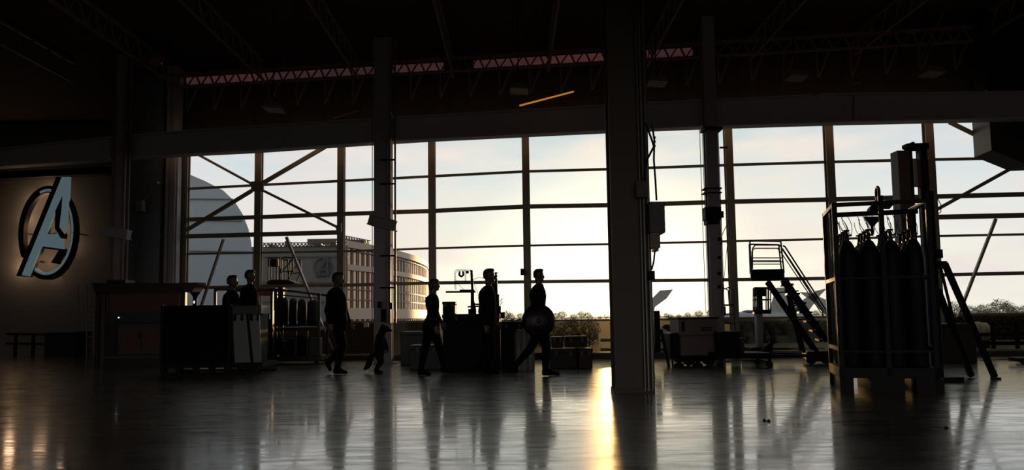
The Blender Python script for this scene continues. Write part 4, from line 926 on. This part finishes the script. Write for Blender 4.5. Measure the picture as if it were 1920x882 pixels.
# cabinet with flared hood
YB_ = 17.75; bq = lambda px, py, d=0.0: at(px, py, YB_)+Vector((0, d, 0))
root = thing('equipment_cabinet', 'big dark cabinet with a flared hood and a reddish panel, left behind the crate cart', 'cabinet', (bq(270, 680).x, YB_+.4, 0))
zh = bq(270, 546).z
a = [bq(*p) for p in ((171, 531), (372, 531), (360, 547), (180, 552))]
m = MB().prism([a], (0, .5, 0)); A, B = pb(200, 525, 235, 533, YB_, .45); m.box(A, B); obj('hood', m, RAW, root)
for p0, p1 in ((178, 186), (186, 196), (336, 346)):
    A, B = pb(p0, 548, p1, 680, YB_+(.0 if p0 != 186 else .06), .12); obj('post', MB().box((A[0], A[1], 0), B), RAW if p0 != 186 else GREYCASE, root)
A, B = pb(205, 545, 336, 586, YB_+.1, .1); obj('red_panel', MB().box(A, B), RED, root, label='reddish upper panel')
A, B = pb(196, 586, 346, 604, YB_+.02, .46); obj('shelf', MB().box(A, B), mat('dark blue shelf', (20, 24, 30), .4), root)
A, B = pb(190, 604, 346, 681, YB_+.08, .4); obj('lower_body', MB().box((A[0], A[1], 0), B), RAW, root)
A, B = pb(222, 608, 330, 664, YB_+.03, .05); obj('door_frame', MB().box(A, B), GREYCASE, root)
for p0, p1 in ((228, 264), (268, 326)): A, B = pb(p0, 618, p1, 658, YB_+.0, .04); d_ = obj('door', MB().box(A, B), RED, root); obj('door_handle', MB().tube((B[0]-.04, YB_-.03, B[2]-.2), (B[0]-.04, YB_-.03, B[2]-.1), .012), DARK, d_)
A, B = pb(188, 668, 346, 672, YB_+.04, .06); obj('skirting', MB().box(A, B), GREYCASE, root)
IND = mat('white indicator light', (230, 230, 225), .3, emit=(235, 235, 230), estr=1.0)
c = bq(222.5, 596, .0); obj('indicator_light', MB().ball(c, .018, 2), IND, root)
YF = 18.6; root = thing('funnel_hopper', 'dark flared funnel on a pole right of the cabinet hood', 'funnel', (at(366, 600, YF).x, YF, 0))
c = at(366, 556, YF); zz = c.z
obj('cone', MB().lathe((c.x, YF, 0), [(.04, zz-.08), (.06, zz), (.13, zz+.10), (.25, zz+.27), (.26, zz+.32), (.24, zz+.32)], 20), DARK, root, True)
obj('pole', MB().tube((c.x, YF, 0), (c.x, YF, zz), .05), DARK, root)
obj('indicator_light', MB().ball(at(364, 567, YF-.07), .022, 2, (1, 1, 1.6)), IND, root)
# cage cart
YC2 = 17.6; z_ = lambda px, py, d=0.0: at(px, py, YC2)+Vector((0, d, 0))
root = thing('cage_cart', 'tall barred cage cart with hanging bags, right of the crate cart', 'cage', (z_(500, 680).x, YC2+.4, 0))
for px, top in ((404, 541), (510, 541), (518, 541), (598, 551)):
    for d in (0, .8):
        if px == 518 and d: continue
        a = z_(px, top, d); obj('post', MB().box((a.x-.03, a.y-.02, 0.08), (a.x+.03, a.y+.02, a.z)), RAW, root)
for d in (0, .8):
    obj('top_rail', MB().bar(z_(404, 543, d), z_(518, 543, d), .06, .04), RAW, root); obj('top_rail', MB().bar(z_(518, 543, d), z_(600, 553, d), .05, .04), RAW, root)
obj('lower_top_rail', MB().bar(z_(518, 553, 0), z_(598, 560, 0), .03, .03), RAW, root)
A, B = pb(516, 614, 598, 620, YC2, .8); obj('shelf', MB().box(A, B), RAW, root)
A, B = pb(404, 672, 602, 682, YC2, .85); obj('base', MB().box((A[0], A[1], .08), (B[0], B[1], .18)), RAW, root)
for px in (412, 505, 592): c = z_(px, 690, .05); obj('wheel', MB().tube((c.x, YC2+.03, .05), (c.x, YC2+.08, .05), .05, n=14), RUBBER, root)
for px in (553, 575): A, B = pb(px, 620, px+2.5, 674, YC2, .03); obj('bar', MB().box(A, B), GREYCASE, root)
obj('bar', MB().bar(z_(524, 622), z_(540, 668), .02, .02), GREYCASE, root)
for i, (p0, p1, pb_) in enumerate([(520, 536, 612), (537, 552, 612), (553, 570, 610), (571, 594, 611)]):
    A, B = pb(p0, 556+i*1.5, p1, pb_, YC2+.12, .45); m = MB(); n = 6
    cx = (A[0]+B[0])/2; hw = (B[0]-A[0])/2
    loft(m, [(Vector((cx, YC2+.35, A[2]+.01)), hw*.8, .16), (Vector((cx, YC2+.35, A[2]+.12)), hw, .21), (Vector((cx, YC2+.35, (A[2]+B[2])/2)), hw*.97, .2), (Vector((cx, YC2+.35, B[2]-.1)), hw*.9, .17), (Vector((cx, YC2+.35, B[2]-.02)), hw*.5, .06)], 16)
    tag(obj('hanging_bag', m, mat('dim brown bag cloth', (40, 33, 27), .9, 0, .2, 20), smooth=True), 'dim brown bag hanging in the cage cart, %s of four' % ['leftmost', 'second from left', 'third from left', 'rightmost'][i], 'bag', 'bags hanging in the cage cart')
for i, (p0, p1, py) in enumerate([(523, 534, 640), (536, 551, 636), (557, 573, 630), (578, 597, 634)]):
    A, B = pb(p0, py, p1, 672, YC2+.15, .4); m = MB().box((A[0], A[1], .18), B)
    tag(obj('parts_bin', m, [DARK, CRATE, DARK, GREYCASE][i], bevel=.015), ['low black bin at the bottom left of the cage cart', 'dark green bin second from left in the cage cart bottom', 'taller black bin in the middle right of the cage cart bottom', 'grey bin at the bottom right of the cage cart'][i], 'bin', 'bins in the bottom of the cage cart')
m = MB(); a = [z_(*p, .1) for p in ((493, 602), (505, 598), (509, 620), (503, 640), (508, 662), (494, 660), (490, 632))]; m.prism([a], (0, .12, 0)); tag(obj('life_vest', m, YEL, bevel=.02), 'dull yellow vest hanging at the left bay of the cage cart', 'vest')
m = MB(); A, B = pb(484, 548, 507, 554, YC2+.1, .5); m.box(A, B); tag(obj('orange_light', m, mat('orange light colour', (140, 50, 16), .5), bevel=.01), 'small orange red block standing for an orange light near the top of the cage cart', 'case')  # orange light, built as a plain block with its colour painted on
m = MB(); A, B = pb(455, 582, 505, 672, YC2+.2, .5); m.box((A[0], A[1], .18), B); tag(obj('storage_crate', m, DARK, bevel=.01), 'dark crate standing inside the left bay of the cage cart', 'crate')
# far left: rail, block, ladder
YV = 24.0; l_ = lambda px, py, d=0.0: at(px, py, YV)+Vector((0, d, 0))
root = thing('guard_barrier', 'low dark two bar barrier in front of the left wall', 'barrier', (l_(46, 660).x, YV, 0))
for py in (626.5, 644.5): obj('bar', MB().bar(l_(12, py), l_(82, py+1), .06, .06), DARK, root)
for px in (30, 63): a = l_(px, 626); obj('post', MB().box((a.x-.04, YV-.03, 0), (a.x+.04, YV+.03, a.z)), DARK, root)
crate('storage_crate', 82, 623, 140, YV-.1, .8, mat('dark navy box', (18, 20, 30), .5), 'dark navy box on the floor under the lit emblem')
root = thing('step_ladder', 'tall thin ladder against the left wall beside the cabinet', 'ladder', (l_(152, 660).x, YV+.3, 0))
for px, t0, b0_ in ((140, 535, 572), (156, 535, None), (163, 535, 572), (170, 590, None)):
    a = l_(px, t0, .2); b2 = l_(px, b0_ or 660, .2); b2.z = b2.z if b0_ else 0; obj('rail', MB().bar(a, b2, .03, .03), STEEL, root)
for py in (552, 570, 580, 590, 600, 610, 619, 632, 648): obj('rung', MB().bar(l_(140 if py < 575 else 156, py, .2), l_(163 if py < 575 else 171, py, .2), .02, .02), STEEL, root)
# floor debris
for (px, py, l) in [(1433, 790, 'small black scrap on the shiny floor between column and rack'), (1441, 791, 'smaller forked scrap right beside the first on the shiny floor'), (1773, 804, 'tiny dark scrap on the floor right of the cylinder rack')]:
    p = fl(px, py); m = MB().hexa([p+Vector(k) for k in [(-.018, -.02, 0), (.016, -.014, 0), (.02, .02, 0), (-.014, .015, 0), (-.01, -.01, .02), (.012, -.008, .012), (.01, .012, .022), (-.008, .01, .01)]])
    tag(obj('floor_scrap', m, CABLE), l, 'scrap')
# ================================================================== outside
GRD = mat('tarmac and dry grass', (84, 80, 62), .9, 0, .3, .05)
m = MB(); P4 = [wX(XL+.0, -.12, -.2), wX(60, -.12, -.2), Vector((600, 900, -.12)), Vector((-600, 900, -.12)), Vector((-600, 25.6, -.12)), Vector((XLL2, 25.6, -.12))]
m.prism([P4], (0, 0, -.2)); struct('floor_outside', m, GRD)
OB = mat('pale grey facade', (150, 156, 160), .55, 0, .05, .3); OB2 = mat('grey brown facade', (92, 88, 82), .7, 0, .08, .3); OGL = mat('warm mirrored glazing', (150, 124, 104), .12, .85, .08, .2); OMU = mat('facade mullion', (70, 58, 52), .5)
# rounded pale building
YO = 42.0; oq = lambda px, py, d=0.0: at(px, py, YO)+Vector((0, d, 0))
prof = [(250, 305), (300, 312), (350, 325), (385, 340), (418, 357), (440, 378), (455, 402), (466, 430), (471, 455), (473, 480)]
pts = [oq(*p) for p in prof]; pts.append(Vector((pts[-1].x+.05, YO, -.12))); pts.append(Vector((pts[0].x, YO, -.12)))
root = thing('rounded_building', 'pale building with a big rounded corner, seen through the leftmost window bays', 'building', Vector((pts[2].x, YO, -.12)))
obj('shell', MB().prism([pts], (-5.4, 14, 0)), OB, root)
m = MB()
for py in (372, 412, 470): a, b2 = oq(262, py, -.05), oq(min(469, 420+(py-330)*.42), py+2, -.05); m.bar(a, b2, .06, .08)
obj('seam', m, mat('facade seam', (110, 116, 120), .6), root)
root = thing('flat_building', 'long flat roofed grey building with a dark emblem, behind the left windows', 'building', at(560, 600, 48))
YW = 46.0; wq = lambda px, py, d=0.0: at(px, py, YW)+Vector((0, d, 0))
A, B = pb(330, 463, 652, 610, 68.5, 6); obj('walls', skew((A[0], A[1], -.12), B, -.23), OB2, root)
wq = lambda px, py, d=0.0: at(px, py, 68.4)+Vector((0, d, 0))
m = MB()
for i in range(24):
    px = 478+i*7; m.bar(wq(px, 463), wq(px+4, 457), .09, .1).bar(wq(px+4, 457), wq(px+7, 463), .09, .1)
m.bar(wq(476, 456.5), wq(652, 455), .08, .1); obj('roof_lattice', m, OMU, root)
for p0, p1, t_ in ((503, 510, 458), (534, 539, 452), (588, 602, 457), (620, 630, 453)): A, B = pb(p0, t_, p1, 464, 68.6, 1.5); obj('roof_unit', MB().box(A, B), OMU, root)
m = MB()
for py in (482, 530, 566): m.bar(wq(474, py, -.04), wq(652, py, -.04), .08, .06)
obj('panel_joint', m, OMU, root)
EMB = mat('dark facade emblem', (52, 54, 56), .6)
ce = wq(606, 501, -.1); sc = (wq(624, 501)-wq(588, 501)).x/2
em = MB().torus(ce, sc*.9, sc*.085, (0, 1, 0), 40, 8)
A_0 = [(-.75, -1.0), (-.45, -1.0), (-.2, -.35), (.3, -.35), (.3, -.65), (.62, -.2), (.30, .2), (.30, -.08), (-.05, -.08), (.22, .7), (.35, .7), (.5, -.0), (.62, -.0), (.62, 1.15), (.15, 1.15)]
em.prism([[ce+Vector((x*sc, -.06, y*sc)) for x, y in [(-.75, -1.0), (-.42, -1.0), (.32, .68), (.32, -1.0), (.62, -1.0), (.62, 1.15), (.15, 1.15)]]], (0, .12, 0)); em.bar(ce+Vector((-.38*sc, 0, -.3*sc)), ce+Vector((.4*sc, 0, -.3*sc)), .22*sc, .1)
obj('emblem', em, EMB, root, label='dark ring emblem with a letter A on the facade')
# round glass building: a wide arc of wall, 100 m in radius
AZ = math.atan((799-960)/F); KC = math.asin(.6); DCc = 166.0; RC = DCc*.6
cxr, cyr = DCc*math.sin(AZ-KC), DCc*math.cos(AZ-KC)
def hitc(px):
    k = (px-960)/F; A_c, B_c, C_c = 1+k*k, -2*(k*cxr+cyr), cxr**2+cyr**2-RC**2
    yy = (-B_c-math.sqrt(max(0, B_c*B_c-4*A_c*C_c)))/(2*A_c); return math.atan2(yy-cyr, k*yy-cxr)
a0c, a1c = hitc(636), hitc(798.8)+.12
pm = (cxr+RC*math.cos(hitc(720)), cyr+RC*math.sin(hitc(720)))
root = thing('round_building', 'big rounded glass walled building behind the steel column, lit warm on its right edge', 'building', (pm[0], pm[1], -.12))
def arc(z0, z1, r0, r1=None, n=70):
    m = MB(); r1 = r1 or RC-14; R = []
    for i in range(n+1):
        a = a0c+(a1c-a0c)*i/n; R.append([m.bm.verts.new((cxr+r_*math.cos(a), cyr+r_*math.sin(a), z)) for r_, z in ((r0, z0), (r0, z1), (r1, z1), (r1, z0))])
    for A, B in zip(R, R[1:]):
        for k in range(4): m.bm.faces.new((A[k], B[k], B[(k+1) % 4], A[(k+1) % 4]))
    m.bm.faces.new(R[0]); m.bm.faces.new(R[-1][::-1]); return m
PB = mat('pale band', (158, 134, 118), .5, 0, .05, .3)
obj('glazing', arc(-.12, 9.6, RC), OGL, root)
for z0, z1 in ((9.3, 10.1), (6.7, 7.35), (1.0, 2.3)): obj('ring_band', arc(z0, z1, RC+.35, RC-.5), PB, root)
for z in (4.4, 3.2, 8.9): obj('ring_band', arc(z, z+.14, RC+.25, RC-.2), OMU, root)
m = MB(); q = a0c
while (q < a1c) == (a0c < a1c):
    x_, y_ = cxr+(RC+.12)*math.cos(q), cyr+(RC+.12)*math.sin(q); m.box((x_-.07, y_-.07, 0), (x_+.07, y_+.07, 9.4)); q += (1 if a1c > a0c else -1)*1.35/RC
obj('mullion', m, OMU, root)
for px, w_, h_ in ((770, 3.5, 1.0), (744, 5, 1.6), (712, 5, 1.2)):
    a = hitc(px); x_, y_ = cxr+(RC-7)*math.cos(a), cyr+(RC-7)*math.sin(a); obj('roof_unit', MB().box((x_-w_/2, y_-1.5, 9.6), (x_+w_/2, y_+1.5, 10.1+h_)), OMU, root)
m = MB()
for i in range(12):
    a, b2 = hitc(640+i*5), hitc(645+i*5); P_ = [Vector((cxr+(RC-.5)*math.cos(t_), cyr+(RC-.5)*math.sin(t_), 10.0)) for t_ in (a, b2)]
    up = Vector((0, 0, .75)); m.bar(P_[0]+up, P_[1]+up, .1, .1).bar(P_[0], P_[0]+up, .1, .1).bar(P_[0]+up, P_[1], .1, .1)
obj('roof_railing', m, OMU, root)
A, B = at(300, 604.5, 24.6), at(806, 601.5, 24.6)
m = MB().hexa([(A.x-1.6, 25.7, -.12), (B.x, 24.4, -.12), (B.x, 24.7, -.12), (A.x-1.6, 26.0, -.12), (A.x-1.6, 25.7, A.z), (B.x, 24.4, B.z), (B.x, 24.7, B.z), (A.x-1.6, 26.0, A.z)])
tag(obj('low_wall', m, mat('low concrete wall', (88, 80, 72), .8, 0, .12, 1)), 'low plain concrete wall outside, below the round building', 'wall')
# jets
JET = mat('grey aircraft skin', (128, 126, 120), .45, .2, .06, .8)
def jet(label, Y, fus, fins, canopy=None, wing=None):
    f = lambda px, py, d=0.0: at(px, py, Y)+Vector((0, d, 0)); s = Y/F
    c = f(sum(p[0] for p in fus)/len(fus), 610); root = thing('jet_aircraft', label, 'aircraft', (c.x, Y, -.12))
    m = MB(); n = 18; R = []
    for px, py, r in fus:
        cc = f(px, py); R.append([m.bm.verts.new(cc+Vector((0, math.cos(2*math.pi*i/n)*r*s*1.6, math.sin(2*math.pi*i/n)*r*s))) for i in range(n)])
    for A, B in zip(R, R[1:]):
        for i in range(n): m.bm.faces.new((A[i], A[(i+1) % n], B[(i+1) % n], B[i]))
    m.bm.faces.new(R[0][::-1]); m.bm.faces.new(R[-1]); obj('fuselage', m, JET, root, True)
    for d0, d1, pl in fins: obj('tail_fin', MB().prism([[f(*p)+Vector((0, d0+(d1-d0)*k/(len(pl)-1 or 1)*0, 0)) for k, p in enumerate(pl)]], (0, .12, 0)), JET, root)
    if wing:
        for sg in (-1, 1): a = [f(wing[0], wing[2], sg*.5), f(wing[1], wing[2], sg*.5), f(wing[1]+2, wing[2]+2, sg*4.5), f(wing[1]-8, wing[2]+2, sg*4.5)]; obj('wing', MB().prism([a], (0, 0, .12)), JET, root)
    if canopy: cc = f(*canopy); obj('canopy', MB().ball(cc, 1, 3, (14*s, .45, 4.5*s)), mat('dark canopy', (40, 42, 44), .1, .3), root, True)
    for px in (fus[2][0], fus[-3][0]):
        a = f(px, fus[2][1]); r_w = .28; obj('landing_gear', MB().tube((a.x, Y, r_w-.12), (a.x, Y, a.z), .07).tube((a.x, Y-.15, r_w-.12), (a.x, Y+.15, r_w-.12), r_w, n=14), DARK, root)
jet('grey jet aircraft parked outside, seen beyond the mast lift and rolling stairs', 52, [(1292, 602, .5), (1312, 600, 4), (1345, 598, 8), (1390, 597, 12), (1440, 598, 15), (1490, 600, 15), (1530, 602, 11), (1545, 603, 7)],
    [(0, 0, [(1440, 592), (1456, 540), (1479, 539), (1506, 592)]), (0, 0, [(1475, 602), (1502, 566), (1530, 546), (1551, 541), (1538, 554), (1504, 600)]), (0, 0, [(1500, 548), (1518, 549), (1557, 566), (1567, 592), (1548, 590), (1524, 566)])], (1404, 586), (1440, 1490, 604))
jet('grey jet tail and fuselage parked outside, just right of the broad column', 46, [(1163, 620, 4), (1170, 620, 10), (1180, 618, 14), (1195, 618, 16), (1225, 622, 15), (1250, 630, 11), (1275, 640, 5), (1284, 644, 1)],
    [(0, 0, [(1205, 612), (1215, 568), (1238, 545), (1262, 543), (1250, 560), (1228, 576), (1222, 612)])], None, (1185, 1215, 622))
# outside railing, tank
WOOD = mat('weathered dark rail', (18, 14, 11), 1.0, 0, .2, 8, 0)
root = thing('outdoor_railing', 'dark two bar railing outside the glazing, seen beside the broad column', 'railing', at(1190, 660, 21.0))
YY = 21.0
for py, sx in ((638.5, 0), (656.5, 0)): obj('bar', MB().bar(at(1126, py, YY), at(1256, py, YY), .085, .06), WOOD, root)
for px in (1150, 1248): a = at(px, 637, YY); obj('post', MB().box((a.x-.04, YY-.03, -.12), (a.x+.04, YY+.03, a.z)), WOOD, root)
root = thing('outdoor_railing', 'dark two bar railing outside the glazing, behind the rolling stairs', 'railing', at(1480, 660, 21.0))
for py in (637, 655): obj('bar', MB().bar(at(1432, py, YY), at(1545, py-1, YY), .05, .06), WOOD, root)
for px in (1446, 1500): a = at(px, 637, YY); obj('post', MB().box((a.x-.04, YY-.03, -.12), (a.x+.04, YY+.03, a.z)), WOOD, root)
root = thing('outdoor_railing', 'dark plank railing outside the right end of the glazing', 'railing', at(1880, 660, 20.6))
for py, w_ in ((628, .09), (645, .10)): obj('bar', MB().bar(at(1832, py, 20.6), at(1990, py-2, 20.6), w_, .06), WOOD, root)
for px in (1860, 1905, 1950): a = at(px, 605, 20.6); obj('post', MB().box((a.x-.045, 20.57, -.12), (a.x+.045, 20.63, a.z)), WOOD, root)
c = at(1833, 622, 23.5); root = thing('storage_tank', 'pale rounded tank outside, partly behind the slanting lift leg', 'tank', (c.x, 23.5, -.12))
obj('tank_body', MB().lathe((c.x, 23.5, c.z), [(.02, -.33), (.18, -.29), (.28, -.16), (.30, 0), (.28, .16), (.18, .29), (.02, .33)], 24, 'Y').tube((c.x-.05, 23.3, c.z), (c.x+.12, 23.3, c.z), .28), WHITEM, root, True)
obj('tank_stand', MB().box((c.x-.22, 23.3, -.12), (c.x+.22, 23.7, c.z-.2)), RAW, root)
# outdoor basket lift at left
YO2 = 21.6; k_ = lambda px, py, d=0.0: at(px, py, YO2)+Vector((0, d, 0))
root = thing('basket_lift', 'dark lift basket with a diagonal frame outside, above the cage cart', 'lift', (k_(526, 600).x, YO2, -.12))
m = MB().prism([[k_(500, 529), k_(508, 525), k_(540, 525), k_(553, 531), k_(545, 534), k_(502, 534)]], (0, .8, 0)); obj('platform', m, DARK, root)
for d in (0, .8):
    obj('frame', MB().path([k_(503, 527, d), k_(503, 484, d), k_(524, 484, d), k_(526, 527, d)], .018, 6), DARK, root)
    obj('frame', MB().path([k_(527, 512, d), k_(528, 486, d), k_(533, 483, d), k_(549, 484, d), k_(550, 509, d), k_(529, 510, d)], .018, 6), DARK, root)
    obj('frame', MB().tube(k_(530, 508, d), k_(548, 487, d), .016), DARK, root); obj('frame', MB().path([k_(549, 510, d), k_(544, 518, d), k_(541, 527, d)], .016, 6), DARK, root)
    for px in (508, 513, 519): obj('frame', MB().tube(k_(px, 485, d), k_(px, 527, d), .012, n=6), DARK, root)
A, B = pb(506, 486, 522, 500, YO2+.1, .3); obj('control_box', MB().box(A, B), DARK, root)
A, B = pb(520, 534, 530, 640, YO2+.3, .2); obj('mast', MB().box((A[0], A[1], -.12), B), DARK, root)
# shrubs and trees
LEAF = [mat('olive foliage', (104, 100, 50), .8, 0, .4, 3), mat('grey green foliage', (92, 88, 66), .85, 0, .35, 2)]; BARK = mat('bark', (60, 48, 38), .9)
def crown(rnd, n, rx, ry_, rz, ls):
    m = MB()
    for _ in range(n):
        th, u = rnd.uniform(0, 2*math.pi), rnd.uniform(-1, 1); rr_ = rnd.uniform(.35, 1.0)**.6*(1+.22*math.sin(3*th+5*u)); k = math.sqrt(1-u*u)
        c = Vector((rx*rr_*k*math.cos(th), ry_*rr_*k*math.sin(th), rz*rr_*u)); a = Vector([rnd.gauss(0, 1) for _ in range(3)]).normalized(); b2 = a.orthogonal().normalized()
        if rnd.random() < .5: b2 = a.cross(b2)
        l = ls*rnd.uniform(.6, 1.3); m.poly([c-a*l, c+b2*l*.5, c+a*l, c-b2*l*.5], [(0, 1, 2, 3)])
    return m
def plant(name, label, cat, group, x, y, z0, h, wdt, ck, leaf, seed, cache={}):
    root = thing(name, label, cat, (x, y, z0), group); key = (name, seed)
    if key not in cache:
        rnd = random.Random(seed); cb_ = crown(rnd, ck, .5, .5, .42 if name != 'shrub' else .5, .045 if name != 'shrub' else .03)
        for v in cb_.bm.verts: v.co.z += .58 if name != 'shrub' else .5
        me = bpy.data.meshes.new('crown'); cb_.bm.to_mesh(me); me.materials.append(leaf)
        t_ = MB().tube((0, 0, 0), (.01, 0, .5), .03, .018, n=7)
        for q in range(5): a = rnd.uniform(0, 6.28); t_.tube((0, 0, .3+q*.05), (.25*math.cos(a), .25*math.sin(a), .5+q*.07), .012, .006, n=5)
        me2 = bpy.data.meshes.new('trunk'); t_.bm.to_mesh(me2); me2.materials.append(BARK); cache[key] = (me, me2)
    for nm_, me in zip(('crown', 'trunk'), cache[key]):
        o = bpy.data.objects.new(nm_, me); COL.objects.link(o); o.parent = root
    root.scale = (wdt, wdt, h); return root
for i, (px, top, wd) in enumerate([(1040, 606, 46), (1070, 597, 50), (1104, 596, 40), (1012, 612, 40), (960, 606, 50)]):
    Y = 27.5+(i % 2)*1.2; p = at(px, top, Y); plant('shrub', 'rounded olive shrub outside, %s' % ['left of the case with the handle', 'above the brown case with the handle', 'rightmost, nearest the sun glow', 'behind the shield bearer', 'behind the crates left of the shield bearer'][i], 'shrub', 'shrubs outside the glazing', p.x, Y, -.12, p.z+.12, wd*Y/F, 2600, LEAF[0], i)
rnd = random.Random(5)
def tl(i, px, Y, toppy, seed, lab, grp):
    p = at(px, toppy, Y); h_ = p.z+.12; plant('tree', lab, 'tree', grp, p.x, Y, -.12, h_, h_*rnd.uniform(.9, 1.3), 700, LEAF[1], seed)
FAR = 'distant tree in the hazy line beyond the airfield at the right'
for i, px in enumerate(range(1776, 1990, 11)): tl(i, px+rnd.uniform(-3, 3), 190+rnd.uniform(-15, 25), {1: 566, 9: 562, 10: 566}.get(i, rnd.uniform(571, 579)), i % 4+10, FAR, 'distant trees at the right')
FAR2 = 'distant tree just above the horizon at the middle of the glazing'
for i, px in enumerate(list(range(945, 1150, 16))+list(range(1232, 1300, 14))): tl(i, px+rnd.uniform(-4, 4), 200+rnd.uniform(-15, 25), rnd.uniform(583, 591), i % 4+10, FAR2, 'distant trees at the middle')
FAR3 = 'distant tree on the horizon behind the jet and rolling stairs'
for i, px in enumerate(range(1310, 1776, 22)): tl(i, px, 210+rnd.uniform(-15, 25), rnd.uniform(579, 586), i % 4+10, FAR3, 'distant trees behind the jet')
HED = mat('dark hedge', (50, 42, 30), .9, 0, .4, 2)
for a, b2, t_, l in ((1762, 2010, 592, 'long dim hedge outside the right windows'), (1380, 1560, 606, 'long dim hedge outside behind the rolling stairs')):
    Y = 30; p, q2 = at(a, t_, Y), at(b2, t_, Y); m = MB(); rh = random.Random(3)
    for _ in range(9000):
        c = Vector((rh.uniform(p.x, q2.x), Y+rh.uniform(-.5, .5), rh.uniform(-.1, p.z*rh.uniform(.85, 1.05)))); u = Vector([rh.gauss(0, 1) for _ in range(3)]).normalized()*.09; v2 = u.orthogonal()*.6; m.poly([c-u, c+v2, c+u, c-v2], [(0, 1, 2, 3)])
    tag(obj('hedge', m, HED), l, 'hedge')
